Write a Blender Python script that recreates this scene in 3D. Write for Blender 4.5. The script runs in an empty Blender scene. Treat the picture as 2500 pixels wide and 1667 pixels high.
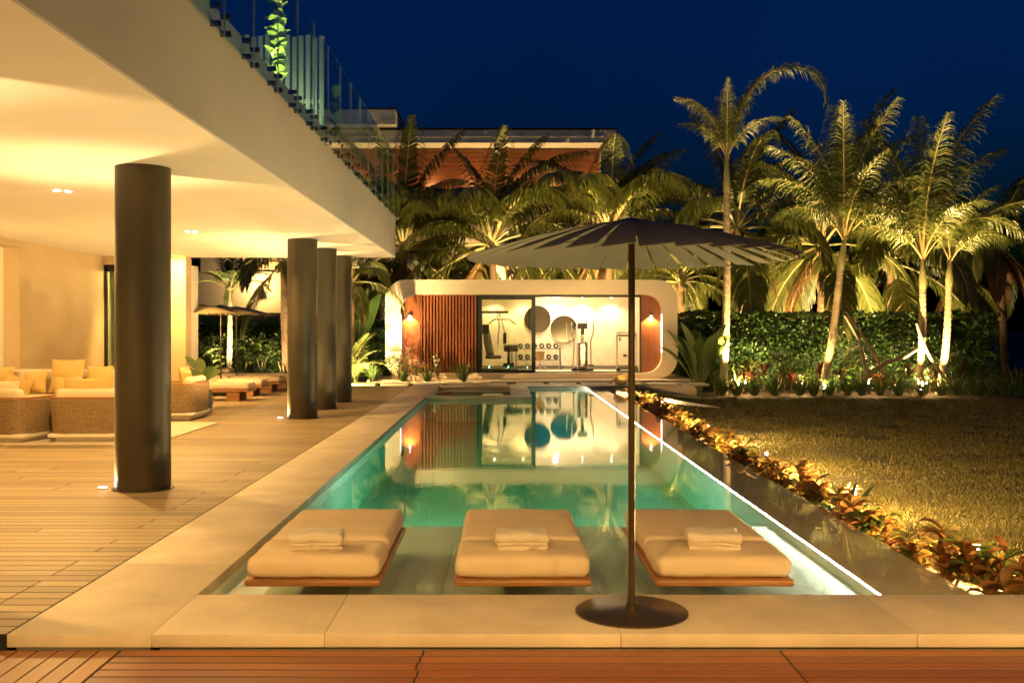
import bpy, math, random
import numpy as np
from mathutils import Vector, Matrix, noise
R = math.radians
rnd = random.Random(11)
sc = bpy.context.scene
COL = sc.collection

# ------------------------------------------------------------------ camera
cam = bpy.data.cameras.new('camera'); camo = bpy.data.objects.new('camera', cam); COL.objects.link(camo)
camo.location = (0, 0, 1.6); camo.rotation_euler = (R(90), 0, 0)
cam.sensor_width = 36; cam.lens = 36 * 2400 / 2500
cam.shift_x = 0.0088; cam.shift_y = -0.0114
cam.clip_end = 3000; cam.clip_start = 0.05
cam.dof.use_dof = True; cam.dof.focus_distance = 19; cam.dof.aperture_fstop = 5.6
sc.camera = camo

# ------------------------------------------------------------------ dusk sky, no sun lamp (night)
w = bpy.data.worlds.new('World'); sc.world = w; w.use_nodes = True
nt = w.node_tree; nt.nodes.clear()
sky = nt.nodes.new('ShaderNodeTexSky'); sky.sky_type = 'NISHITA'; sky.sun_disc = False
sky.sun_elevation = R(-1.2); sky.sun_rotation = R(200); sky.ozone_density = 6; sky.air_density = 1.0; sky.dust_density = 0.3
tint = nt.nodes.new('ShaderNodeMix'); tint.data_type = 'RGBA'; tint.blend_type = 'MULTIPLY'
tint.inputs['Factor'].default_value = 1; tint.inputs['B'].default_value = (0.02, 0.60, 0.56, 1)
bg = nt.nodes.new('ShaderNodeBackground'); bg.inputs['Strength'].default_value = 0.081
wo = nt.nodes.new('ShaderNodeOutputWorld')
cn = nt.nodes.new('ShaderNodeTexNoise'); cn.inputs['Scale'].default_value = 2.2; cn.inputs['Detail'].default_value = 5
cm = nt.nodes.new('ShaderNodeMapRange'); cm.inputs['From Min'].default_value = .3; cm.inputs['From Max'].default_value = .7
cm.inputs['To Min'].default_value = .80; cm.inputs['To Max'].default_value = 1.16          # faint night cloud all over the sky
cv = nt.nodes.new('ShaderNodeVectorMath'); cv.operation = 'SCALE'
ctc = nt.nodes.new('ShaderNodeTexCoord'); nt.links.new(ctc.outputs['Generated'], cn.inputs['Vector']); nt.links.new(cn.outputs['Fac'], cm.inputs['Value'])
nt.links.new(sky.outputs[0], tint.inputs['A']); nt.links.new(tint.outputs['Result'], cv.inputs[0]); nt.links.new(cm.outputs[0], cv.inputs['Scale'])
nt.links.new(cv.outputs[0], bg.inputs['Color'])
nt.links.new(bg.outputs[0], wo.inputs['Surface'])
sc.view_settings.view_transform = 'Standard'; sc.view_settings.look = 'None'
sc.view_settings.exposure = 2.4; sc.view_settings.gamma = 1; sc.view_settings.use_curve_mapping = False
sc.cycles.use_denoising = True
sc.cycles.max_bounces = 7; sc.cycles.diffuse_bounces = 4; sc.cycles.glossy_bounces = 4
sc.cycles.transmission_bounces = 6; sc.cycles.transparent_max_bounces = 14; sc.cycles.volume_bounces = 0
sc.cycles.sample_clamp_indirect = 4.0; sc.cycles.caustics_reflective = False; sc.cycles.caustics_refractive = False

WARM = (1.0, 0.57, 0.165); WARM2 = (1.0, 0.63, 0.22); COOL = (0.85, 0.92, 1.0)

# ------------------------------------------------------------------ helpers
def at(px, py, Y):
    "photo pixel (2500 wide) at distance Y -> world point"
    return Vector(((px - 1228) * Y / 2400, Y, 1.6 - (py - 805) * Y / 2400))

class MB:
    def __init__(s): s.v = []; s.f = []
    def add(s, vs, fs):
        o = len(s.v); s.v.extend([tuple(p) for p in vs]); s.f.extend([tuple(i + o for i in f) for f in fs]); return s
    def box(s, x0, y0, z0, x1, y1, z1):
        return s.add([(x0,y0,z0),(x1,y0,z0),(x1,y1,z0),(x0,y1,z0),(x0,y0,z1),(x1,y0,z1),(x1,y1,z1),(x0,y1,z1)],
              [(0,3,2,1),(4,5,6,7),(0,1,5,4),(1,2,6,5),(2,3,7,6),(3,0,4,7)])
    def bar(s, a, b, w, h=None, up=(0,0,1)):
        a = Vector(a); b = Vector(b); h = h or w; d = (b - a).normalized(); u = Vector(up)
        if abs(d.dot(u)) > .98: u = Vector((1, 0, 0))
        sd = d.cross(u).normalized(); u = sd.cross(d)
        vs = [p + sd * i * w / 2 + u * j * h / 2 for p in (a, b) for i, j in ((-1,-1),(1,-1),(1,1),(-1,1))]
        return s.add(vs, [(0,1,2,3),(7,6,5,4),(0,4,5,1),(1,5,6,2),(2,6,7,3),(3,7,4,0)])
    def tube(s, pts, rad, n=8, cap=True):
        pts = [Vector(p) for p in pts]; m = len(pts)
        if not hasattr(rad, '__len__'): rad = [rad] * m
        o = len(s.v); ref = None
        for i, p in enumerate(pts):
            d = (pts[min(i+1, m-1)] - pts[max(i-1, 0)]).normalized()
            if ref is None:
                ref = Vector((0,0,1)) if abs(d.z) < .9 else Vector((1,0,0))
            a = d.cross(ref).normalized(); b = d.cross(a).normalized(); ref = -b.cross(d).cross(d).normalized() if False else ref
            for k in range(n):
                t = 2 * math.pi * k / n; s.v.append(tuple(p + (a * math.cos(t) + b * math.sin(t)) * rad[i]))
        for i in range(m - 1):
            for k in range(n):
                k2 = (k + 1) % n; s.f.append((o+i*n+k, o+i*n+k2, o+(i+1)*n+k2, o+(i+1)*n+k))
        if cap:
            s.f.append(tuple(o + k for k in range(n))[::-1]); s.f.append(tuple(o + (m-1)*n + k for k in range(n)))
        return s
    def lathe(s, prof, n=32, c=(0,0,0)):
        o = len(s.v); m = len(prof)
        for r, z in prof:
            for k in range(n):
                t = 2*math.pi*k/n; s.v.append((c[0]+r*math.cos(t), c[1]+r*math.sin(t), c[2]+z))
        for i in range(m-1):
            for k in range(n):
                k2 = (k+1) % n; s.f.append((o+i*n+k, o+i*n+k2, o+(i+1)*n+k2, o+(i+1)*n+k))
        s.f.append(tuple(o+k for k in range(n))[::-1]); s.f.append(tuple(o+(m-1)*n+k for k in range(n)))
        return s
    def rbox(s, x0, y0, z0, x1, y1, z1, r, puff=0, seg=3, inner=3, rough=0, seed=0):
        "box with rounded edges, optional swelling and crumple"
        c = Vector(((x0+x1)/2, (y0+y1)/2, (z0+z1)/2)); h = Vector((abs(x1-x0)/2, abs(y1-y0)/2, abs(z1-z0)/2))
        r = min(r, *(k * .98 for k in h))
        def ax(hh):
            q = hh - r; out = [-hh + r * (1 - math.cos(k/seg*math.pi/2)) for k in range(seg)]
            out += [-q + 2*q*k/inner for k in range(inner+1)]; out += [-x for x in out[:seg]][::-1]; return out
        A = [ax(h.x), ax(h.y), ax(h.z)]
        def put(p):
            q = Vector([max(-(h[i]-r), min(h[i]-r, p[i])) for i in range(3)]); d = p - q
            if d.length > 1e-9: p = q + d.normalized() * r
            u, v = p.x/h.x, p.y/h.y
            if puff: p = Vector((p.x, p.y, p.z + math.copysign(puff * (1-u*u) * (1-v*v), p.z) * min(1, abs(p.z)/h.z*1.2)))
            if rough:
                nv = noise.noise_vector((p + c) * 9 + Vector((seed, seed, 0))) * rough + noise.noise_vector((p+c) * 22) * rough * .4
                p = p + nv
            return p + c
        for a, b, cc in ((0,1,2),(1,2,0),(2,0,1)):
            for sg in (-1, 1):
                o = len(s.v); na, nb = len(A[a]), len(A[b])
                for i in A[a]:
                    for j in A[b]:
                        p = [0,0,0]; p[a] = i; p[b] = j; p[cc] = sg*h[cc]; s.v.append(tuple(put(Vector(p))))
                for i in range(na-1):
                    for j in range(nb-1):
                        q = (o+i*nb+j, o+(i+1)*nb+j, o+(i+1)*nb+j+1, o+i*nb+j+1); s.f.append(q if sg > 0 else q[::-1])
        return s
    def leaf(s, base, az, el, L, W, bend=60, nseg=5, prof='strap', fold=.25, twist=0):
        "a leaf blade: base point, azimuth, start elevation, arching down by bend degrees"
        p = Vector(base); o = len(s.v); ca, sa = math.cos(az), math.sin(az)
        for i in range(nseg + 1):
            t = i / nseg; e = R(el - bend * t ** 1.3)
            d = Vector((ca*math.cos(e), sa*math.cos(e), math.sin(e)))
            if i: p = p + d * (L / nseg)
            sd = Vector((-sa, ca, 0)); up = sd.cross(d) * -1
            if twist: sd = (Matrix.Rotation(twist, 3, d) @ sd); up = (Matrix.Rotation(twist, 3, d) @ up)
            if prof == 'strap': ww = W * (min(1, .55 + t * 2) * (1 - t ** 3) + .01)
            elif prof == 'ellipse': ww = W * (max(0, math.sin(math.pi * (t * .93 + .04))) ** .8 + .02)
            else:
                ww = W * .12 if t < .45 else W * (max(0, math.sin(math.pi * ((t - .45) / .55 * .92 + .06))) ** .6 + .02)
            s.v += [tuple(p + sd*ww/2 + up*ww*fold), tuple(p), tuple(p - sd*ww/2 + up*ww*fold)]
        for i in range(nseg):
            a = o + i*3; s.f += [(a, a+1, a+4, a+3), (a+1, a+2, a+5, a+4)]
        return s
    def sweep(s, path, prof, closed=False):
        "sweep a list of (outward offset, z) along a plan path of (x, y, nx, ny)"
        o = len(s.v); m = len(prof); n = len(path)
        for x, y, nx, ny in path:
            for off, z in prof: s.v.append((x + nx*off, y + ny*off, z))
        for i in range(n - 1):
            for j in range(m):
                j2 = (j+1) % m; s.f.append((o+i*m+j, o+(i+1)*m+j, o+(i+1)*m+j2, o+i*m+j2))
        s.f.append(tuple(o+j for j in range(m))); s.f.append(tuple(o+(n-1)*m+j for j in range(m))[::-1])
        return s
    def build(s, name, m, parent=None, smooth=False, kind=None, angle=40):
        off = parent_origin(parent)
        me = bpy.data.meshes.new(name)
        me.from_pydata([(x-off[0], y-off[1], z-off[2]) for x, y, z in s.v], [], s.f); me.materials.append(m); me.update()
        if smooth:
            me.shade_smooth(); me.set_sharp_from_angle(angle=R(angle))
        o = bpy.data.objects.new(name, me); COL.objects.link(o)
        if parent: o.parent = parent
        if kind: o['kind'] = kind
        return o

def parent_origin(p):
    v = Vector((0,0,0))
    while p is not None: v = v + p.location; p = p.parent
    return v
def tag(o, label, cat, group=None):
    o['label'] = label; o['category'] = cat
    if group: o['group'] = group
    return o
def thing(name, label, cat, loc=(0,0,0), group=None):
    o = bpy.data.objects.new(name, None); COL.objects.link(o); o.location = loc; o.empty_display_size = .2
    return tag(o, label, cat, group)
def inst(name, me, parent, loc, rz=0, scale=1, rot=None):
    o = bpy.data.objects.new(name, me); COL.objects.link(o); o.parent = parent; o.location = loc
    o.rotation_euler = rot or (0, 0, rz); o.scale = (scale,)*3 if not hasattr(scale, '__len__') else scale
    return o
def copy_tree(o, loc, rz=0, label=None, scale=None):
    r = o.copy(); COL.objects.link(r); r.location = loc; r.rotation_euler = (0,0,rz)
    if scale: r.scale = (scale,)*3
    if label: r['label'] = label
    for ch in list(o.children):
        c = ch.copy(); COL.objects.link(c); c.parent = r
        for g in list(ch.children):
            d = g.copy(); COL.objects.link(d); d.parent = c
    return r
def lamp(kind, name, loc, energy, col, parent=None, size=.05, aim=None, cone=90, blend=.6):
    l = bpy.data.lights.new(name, kind); l.energy = energy; l.color = col
    if kind != 'AREA': l.shadow_soft_size = size
    else: l.size = size
    if kind == 'SPOT': l.spot_size = R(cone); l.spot_blend = blend
    o = bpy.data.objects.new(name, l); COL.objects.link(o)
    if aim is not None: o.rotation_euler = (Vector(aim) - Vector(loc)).to_track_quat('-Z', 'Y').to_euler()
    if parent: o.parent = parent; o.location = Vector(loc) - parent_origin(parent)
    else: o.location = loc
    return o

# ------------------------------------------------------------------ materials
def nodes(name):
    m = bpy.data.materials.new(name); m.use_nodes = True; t = m.node_tree; t.nodes.clear()
    out = t.nodes.new('ShaderNodeOutputMaterial'); return m, t, out
def N(t, ty, **k):
    n = t.nodes.new(ty)
    for a, b in k.items(): setattr(n, a, b)
    return n
def c4(c, k=1): return (min(1, c[0]*k), min(1, c[1]*k), min(1, c[2]*k), 1)
def coords(t, stretch=(1,1,1)):
    tc = N(t, 'ShaderNodeTexCoord'); mp = N(t, 'ShaderNodeMapping'); mp.inputs['Scale'].default_value = stretch
    t.links.new(tc.outputs['Object'], mp.inputs['Vector']); return mp.outputs[0]
def randval(t):
    g = N(t, 'ShaderNodeNewGeometry'); oi = N(t, 'ShaderNodeObjectInfo')
    a = N(t, 'ShaderNodeMath', operation='ADD'); fr = N(t, 'ShaderNodeMath', operation='FRACT')
    t.links.new(g.outputs['Random Per Island'], a.inputs[0]); t.links.new(oi.outputs['Random'], a.inputs[1])
    t.links.new(a.outputs[0], fr.inputs[0]); return fr.outputs[0]
def mat(name, col, rough=.6, var=.12, scale=6, bump=0, bscale=60, metal=0, stretch=(1,1,1), isl=0, spec=.5, col2=None, coat=0):
    m, t, out = nodes(name); p = N(t, 'ShaderNodeBsdfPrincipled'); t.links.new(p.outputs[0], out.inputs[0])
    vec = coords(t, stretch)
    nz = N(t, 'ShaderNodeTexNoise'); nz.inputs['Scale'].default_value = scale; nz.inputs['Detail'].default_value = 6; nz.inputs['Roughness'].default_value = .62
    t.links.new(vec, nz.inputs['Vector'])
    rp = N(t, 'ShaderNodeValToRGB'); rp.color_ramp.elements[0].position = .28; rp.color_ramp.elements[1].position = .72
    rp.color_ramp.elements[0].color = c4(col, 1 - var); rp.color_ramp.elements[1].color = c4(col2 or col, 1 + (var if not col2 else 0))
    t.links.new(nz.outputs['Fac'], rp.inputs[0]); cur = rp.outputs[0]
    if isl:
        mr = N(t, 'ShaderNodeMapRange'); mr.inputs['To Min'].default_value = 1 - isl; mr.inputs['To Max'].default_value = 1 + isl
        t.links.new(randval(t), mr.inputs['Value'])
        hs = N(t, 'ShaderNodeHueSaturation'); t.links.new(mr.outputs[0], hs.inputs['Value']); t.links.new(cur, hs.inputs['Color']); cur = hs.outputs[0]
    t.links.new(cur, p.inputs['Base Color'])
    p.inputs['Roughness'].default_value = rough; p.inputs['Metallic'].default_value = metal; p.inputs['Specular IOR Level'].default_value = spec
    p.inputs['Coat Weight'].default_value = coat
    rr = N(t, 'ShaderNodeMapRange'); rr.inputs['To Min'].default_value = max(.02, rough - .08); rr.inputs['To Max'].default_value = min(1, rough + .08)
    t.links.new(nz.outputs['Fac'], rr.inputs['Value']); t.links.new(rr.outputs[0], p.inputs['Roughness'])
    if bump:
        n2 = N(t, 'ShaderNodeTexNoise'); n2.inputs['Scale'].default_value = bscale; n2.inputs['Detail'].default_value = 5
        t.links.new(vec, n2.inputs['Vector']); b = N(t, 'ShaderNodeBump'); b.inputs['Strength'].default_value = bump; b.inputs['Distance'].default_value = .02
        t.links.new(n2.outputs['Fac'], b.inputs['Height']); t.links.new(b.outputs[0], p.inputs['Normal'])
    return m
def leafmat(name, cols, rough=.42, tr=.3, nscale=14):
    m, t, out = nodes(name); p = N(t, 'ShaderNodeBsdfPrincipled'); tl = N(t, 'ShaderNodeBsdfTranslucent'); mx = N(t, 'ShaderNodeMixShader')
    rp = N(t, 'ShaderNodeValToRGB'); cr = rp.color_ramp
    while len(cr.elements) < len(cols): cr.elements.new(.5)
    for i, c in enumerate(cols):
        cr.elements[i].position = i / max(1, len(cols) - 1); cr.elements[i].color = c4(c)
    nz = N(t, 'ShaderNodeTexNoise'); nz.inputs['Scale'].default_value = nscale; t.links.new(coords(t), nz.inputs['Vector'])
    ad = N(t, 'ShaderNodeMath', operation='MULTIPLY_ADD'); ad.inputs[1].default_value = .35; t.links.new(nz.outputs['Fac'], ad.inputs[0])
    sb = N(t, 'ShaderNodeMath', operation='SUBTRACT'); sb.inputs[1].default_value = .17; t.links.new(randval(t), sb.inputs[0]); t.links.new(sb.outputs[0], ad.inputs[2])
    t.links.new(ad.outputs[0], rp.inputs[0]); t.links.new(rp.outputs[0], p.inputs['Base Color']); t.links.new(rp.outputs[0], tl.inputs['Color'])
    p.inputs['Roughness'].default_value = rough; mx.inputs[0].default_value = tr
    t.links.new(p.outputs[0], mx.inputs[1]); t.links.new(tl.outputs[0], mx.inputs[2]); t.links.new(mx.outputs[0], out.inputs[0]); return m
def emit(name, col, s):
    m, t, out = nodes(name); e = N(t, 'ShaderNodeEmission'); e.inputs[0].default_value = c4(col); e.inputs[1].default_value = s
    t.links.new(e.outputs[0], out.inputs[0]); return m
def glassmat(name, tintc, ior=1.45, rough=.0, bump=0, stretch=(1,1,1), bs=1, vol=None, refl=(1,1,1)):
    m, t, out = nodes(name); tr = N(t, 'ShaderNodeBsdfTransparent'); tr.inputs[0].default_value = c4(tintc)
    gl = N(t, 'ShaderNodeBsdfGlossy'); gl.inputs['Roughness'].default_value = rough; gl.inputs['Color'].default_value = c4(refl)
    fr = N(t, 'ShaderNodeFresnel'); mx = N(t, 'ShaderNodeMixShader')
    ge = N(t, 'ShaderNodeNewGeometry'); io = N(t, 'ShaderNodeMapRange'); io.inputs['To Min'].default_value = ior; io.inputs['To Max'].default_value = 1/ior
    t.links.new(ge.outputs['Backfacing'], io.inputs['Value']); t.links.new(io.outputs[0], fr.inputs['IOR'])
    t.links.new(fr.outputs[0], mx.inputs[0]); t.links.new(tr.outputs[0], mx.inputs[1]); t.links.new(gl.outputs[0], mx.inputs[2]); t.links.new(mx.outputs[0], out.inputs[0])
    if bump:
        vec = coords(t, stretch); n1 = N(t, 'ShaderNodeTexNoise'); n1.inputs['Scale'].default_value = bs; n1.inputs['Detail'].default_value = 3; n1.inputs['Roughness'].default_value = .45
        t.links.new(vec, n1.inputs['Vector'])
        n2 = N(t, 'ShaderNodeTexNoise'); n2.inputs['Scale'].default_value = bs * .12; n2.inputs['Detail'].default_value = 1; t.links.new(vec, n2.inputs['Vector'])
        mu = N(t, 'ShaderNodeMath', operation='MULTIPLY'); t.links.new(n1.outputs['Fac'], mu.inputs[0]); t.links.new(n2.outputs['Fac'], mu.inputs[1])
        b = N(t, 'ShaderNodeBump'); b.inputs['Strength'].default_value = 1; b.inputs['Distance'].default_value = bump
        t.links.new(mu.outputs[0], b.inputs['Height']); t.links.new(b.outputs[0], gl.inputs['Normal']); t.links.new(b.outputs[0], fr.inputs['Normal'])
    if vol:
        va = N(t, 'ShaderNodeVolumeAbsorption'); va.inputs['Color'].default_value = c4(vol[0]); va.inputs['Density'].default_value = vol[1]
        t.links.new(va.outputs[0], out.inputs['Volume'])
    return m

M = {}
M['plaster'] = mat('plaster', (.74,.70,.62), .8, .05, 1.2, .06, 90)
M['fascia'] = mat('fascia_render', (.37,.345,.305), .75, .07, .9, .08, 70)
M['wallochre'] = mat('ochre_render', (.56,.43,.26), .8, .08, 1.1, .06, 60)
M['wallbeige'] = mat('beige_render', (.62,.53,.40), .8, .06, 1.1, .06, 60)
M['column'] = mat('bronze_paint', (.052,.040,.020), .48, .16, 1.8, .05, 60, metal=.25)
M['stone'] = mat('limestone', (.60,.51,.385), .55, .17, 2.2, .05, 45, isl=.05)
M['darkstone'] = mat('weir_stone', (.64,.51,.35), .35, .16, 2.2, .03, 30)
M['tile'] = mat('pool_plaster', (.82,.84,.76), .5, .05, 1.0)
M['deck'] = mat('deck_wood', (.33,.245,.14), .5, .4, 3.0, .15, 6, stretch=(.35,14,14), isl=.22)
M['deckfar'] = mat('deck_wood_far', (.33,.245,.14), .5, .3, 1.2, .1, 3, stretch=(.4,7,7), isl=.2)
M['deckred'] = mat('oiled_deck_wood', (.29,.095,.02), .35, .5, 3.0, .12, 6, stretch=(.35,14,14), isl=.22)
M['deckredy'] = mat('oiled_deck_wood_lengthwise', (.32,.125,.03), .35, .5, 3.0, .12, 6, stretch=(14,.35,14), isl=.22)
M['teak'] = mat('teak', (.33,.15,.05), .4, .35, 3.0, .1, 6, stretch=(.6,10,10), isl=.1)
M['cedar'] = mat('cedar_panel', (.23,.062,.014), .42, .25, 2.0, .06, 8, stretch=(9,9,.4), isl=.12)
M['cedarh'] = mat('cedar_cladding', (.22,.07,.02), .5, .35, 1.6, .06, 6, stretch=(.3,6,7), isl=.18)
M['dark'] = mat('dark_void', (.012,.010,.008), .8)
M['blackmetal'] = mat('black_metal', (.018,.016,.014), .38, .1, 4, metal=.3)
M['bronze'] = mat('umbrella_bronze', (.10,.075,.04), .35, .12, 3, metal=.7)
M['cushion'] = mat('outdoor_fabric', (.70,.56,.38), .85, .06, 3, .18, 260)
M['towel'] = mat('towel_terry', (.78,.70,.58), .95, .06, 12, .5, 300)
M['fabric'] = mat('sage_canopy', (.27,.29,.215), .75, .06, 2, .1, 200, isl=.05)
M['fabric_lit'] = mat('tan_canopy_lit', (.42,.33,.19), .75, .06, 2, .1, 200, isl=.12)  # lighter copy of the canopy colour, light on the far parasols painted in
M['canopytop_shaded'] = mat('shaded_canopy_top', (.07,.07,.07), .7, .1, 2, .1, 200, isl=.1)  # shade on the near canopy's upper side, put into the colour
M['pillow'] = mat('ochre_fabric', (.62,.42,.15), .9, .08, 5, .2, 220, isl=.1)
M['pillowl'] = mat('cream_fabric', (.74,.64,.46), .9, .05, 5, .2, 220)
M['rope'] = mat('rope_weave', (.34,.24,.125), .85, .3, 26, .4, 120)
M['white'] = mat('white_lacquer', (.78,.72,.62), .5, .03, 3)
M['rug'] = mat('rug_wool', (.62,.54,.42), .95, .12, 30, .3, 250)
M['pot'] = mat('grey_pot', (.10,.11,.105), .5, .12, 5)
M['gymfront'] = mat('pavilion_shell', (.66,.55,.40), .45, .04, .7, .02, 30)
M['gymin'] = mat('gym_wall', (.74,.66,.52), .7, .05, 2)
M['herring'] = mat('herringbone_paper', (.72,.63,.49), .7, .04, 2, isl=.10)
M['rubber'] = mat('gym_black', (.03,.028,.025), .5)
M['steel'] = mat('brushed_steel', (.55,.52,.47), .3, .06, 10, metal=.9)
M['gymgrey'] = mat('gym_grey_pad', (.16,.14,.11), .6, .1, 6)
M['mirror'] = mat('mirror_glass', (.9,.9,.88), .03, .01, 1, metal=1)
M['mulch'] = mat('mulch', (.034,.014,.007), .95, .7, 26, 1.0, 40)
M['soil'] = mat('soil', (.045,.03,.018), .95, .6, 12, .8, 30)
M['lawn'] = mat('lawn_turf', (.075,.068,.015), .95, .6, 3, 1.0, 90, col2=(.155,.125,.032))
M['paver'] = mat('stepping_paver', (.50,.43,.32), .75, .12, 3, .1, 40, isl=.08)
M['trunk'] = mat('palm_trunk_pale', (.33,.26,.17), .85, .35, 5, .6, 16, stretch=(1,1,2.2))
M['trunkd'] = mat('palm_trunk_brown', (.13,.075,.035), .9, .4, 6, .8, 14)
M['shaft'] = mat('palm_crownshaft', (.26,.24,.10), .6, .3, 3, .3, 14, stretch=(3,3,.6))
M['branch'] = mat('prop_branch', (.30,.21,.12), .85, .3, 9, .5, 25)
M['frond'] = leafmat('foxtail_frond', [(.06,.09,.02),(.11,.14,.03),(.17,.17,.05)], .4, .3)
M['coco'] = leafmat('coconut_frond', [(.05,.06,.014),(.09,.10,.02),(.15,.13,.03)], .38, .28)
M['dead'] = leafmat('dry_frond', [(.16,.07,.02),(.24,.12,.03),(.12,.05,.015)], .7, .3)
M['rachis'] = mat('frond_stem', (.30,.24,.09), .55, .2, 4)
M['hedge'] = leafmat('hedge_leaf', [(.018,.045,.008),(.04,.085,.014),(.09,.13,.02)], .35, .25)
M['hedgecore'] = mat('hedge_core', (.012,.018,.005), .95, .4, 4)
M['clump'] = leafmat('clump_blade', [(.035,.07,.018),(.07,.12,.03),(.10,.14,.035)], .4, .25)
M['bop'] = leafmat('paddle_leaf', [(.06,.11,.025),(.10,.16,.04),(.15,.19,.06)], .35, .3, 5)
M['stem'] = mat('leaf_stalk', (.16,.18,.06), .5, .2, 5)
M['croton'] = leafmat('croton_leaf', [(.12,.13,.03),(.30,.16,.04),(.42,.22,.07),(.22,.08,.03),(.38,.30,.10)], .4, .3)
M['crotong'] = leafmat('croton_green_leaf', [(.05,.09,.02),(.14,.15,.03),(.42,.22,.05),(.20,.06,.02)], .4, .3)
M['agave'] = leafmat('agave_leaf', [(.025,.05,.018),(.05,.08,.03)], .45, .1)
M['red'] = leafmat('cordyline_leaf', [(.07,.012,.008),(.15,.03,.012),(.10,.02,.01)], .4, .3)
M['shrub'] = leafmat('shrub_leaf', [(.04,.07,.015),(.09,.13,.03),(.15,.17,.05)], .45, .3)
M['flower'] = leafmat('white_flower', [(.65,.58,.48),(.8,.74,.62)], .6, .3)
M['fig'] = leafmat('fig_leaf', [(.16,.24,.05),(.28,.36,.08)], .4, .35, 5)
M['grass'] = leafmat('grass_blade', [(.08,.075,.016),(.15,.128,.028),(.24,.185,.045)], .5, .3)
M['led'] = emit('led_strip_glow', (1.0,.88,.70), 27)
M['bulb'] = emit('lamp_glow', (1,.86,.72), 9)
M['bulbw'] = emit('lamp_glow_white', (.9,.93,1), 20)
M['glass'] = glassmat('balustrade_glass', (.84,.95,.91), 1.45)
M['gymglass'] = glassmat('door_glass', (.80,.82,.68), 1.45)
M['water'] = glassmat('pool_water', (.97,.99,.98), 1.33, .0, .0007, (1,2.6,1), 5.0, ((.05,.83,.66), .42))
M['winglass'] = mat('window_glass', (.05,.05,.045), .08, .05, 2, spec=.8)
M['curtain'] = mat('curtain', (.72,.60,.40), .9, .05, 3)
M['screen'] = mat('timber_screen', (.30,.26,.18), .7, .3, 3, .1, 8, stretch=(8,8,.5), isl=.15)
M['glassedge'] = mat('glass_edge', (.35,.46,.38), .2, .05, 3)
M['gold'] = mat('pale_wood_stool', (.52,.34,.14), .5, .2, 4)

def struct(o): o['kind'] = 'structure'; return o

# ================================================================== SETTING
# one large ground sheet reaching the horizon
struct(MB().add([(-900,-60,-1.0),(900,-60,-1.0),(900,1500,-1.0),(-900,1500,-1.0)], [(0,1,2,3)]).build('ground', M['soil']))

LAWN_Z = -.5
def lawn_h(x, y):
    z = LAWN_Z + .012 * noise.noise(Vector((x*.7, y*.7, 0)))
    if y > 26.2:
        ramp = 1 - min(1, max(0, (x - 3.1) / 3.0)); ramp = ramp * ramp * (3 - 2*ramp)
        z += .48 * ramp * min(1, (y - 26.2) / .5)
    return z
lm = MB(); xs = [3.03, 3.4, 3.8, 4.2] + [4.6 + .5*i for i in range(14)] + [12+1.5*i for i in range(14)] + [36, 60]
ys = [5.97 + .6*i for i in range(33)] + [25.8, 26.15, 26.3, 26.5, 26.7, 27, 27.5, 28, 28.5, 29, 29.5, 30, 30.5, 31, 31.5, 33]
ys = sorted(ys)
lm.v = [(x, y, lawn_h(x, y)) for y in ys for x in xs]
lm.f = [(j*len(xs)+i, j*len(xs)+i+1, (j+1)*len(xs)+i+1, (j+1)*len(xs)+i) for j in range(len(ys)-1) for i in range(len(xs)-1)]
struct(lm.build('lawn', M['lawn'], smooth=True))
# short grass blades standing on the lawn
def grass_field(n):
    rs = np.random.RandomState(4)
    k = 0; pts = []
    yy = 6.2 + (29.5-6.2) * rs.rand(n*3) ** 1.9
    xx = 3.75 + rs.rand(n*3) * (0.56 * yy + .3 - 3.75).clip(.1)
    dens = np.array([noise.noise(Vector((a*.9, b*.9, 3))) for a, b in zip(xx, yy)])
    keep = (dens + .35*rs.randn(len(dens)) > -.05) & (xx < .56*yy + .4); xx = xx[keep][:n]; yy = yy[keep][:n]; n = len(xx)
    zz = np.array([lawn_h(a, b) for a, b in zip(xx, yy)])
    s = (.7 + .05 * yy); az = rs.rand(n) * 6.283; h = (.014 + .018 * rs.rand(n)) * s; wd = .0035 * s * (1+rs.rand(n)); ln = (rs.rand(n)-.3) * .03
    v = np.zeros((n, 3, 3)); cx, sx = np.cos(az), np.sin(az)
    v[:,0] = np.stack([xx - cx*wd, yy - sx*wd, zz-.004], 1); v[:,1] = np.stack([xx + cx*wd, yy + sx*wd, zz-.004], 1)
    v[:,2] = np.stack([xx - sx*ln*s, yy + cx*ln*s, zz + h], 1)
    me = bpy.data.meshes.new('grass'); me.vertices.add(3*n); me.vertices.foreach_set('co', v.ravel().astype(np.float32))
    me.loops.add(3*n); me.loops.foreach_set('vertex_index', np.arange(3*n, dtype=np.int32))
    me.polygons.add(n); me.polygons.foreach_set('loop_start', np.arange(0, 3*n, 3, dtype=np.int32)); me.update(calc_edges=True)
    me.materials.append(M['grass']); o = bpy.data.objects.new('grass', me); COL.objects.link(o)
    o['kind'] = 'stuff'; tag(o, 'short mown grass covering the lawn beside the pool', 'grass')
grass_field(170000)

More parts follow.
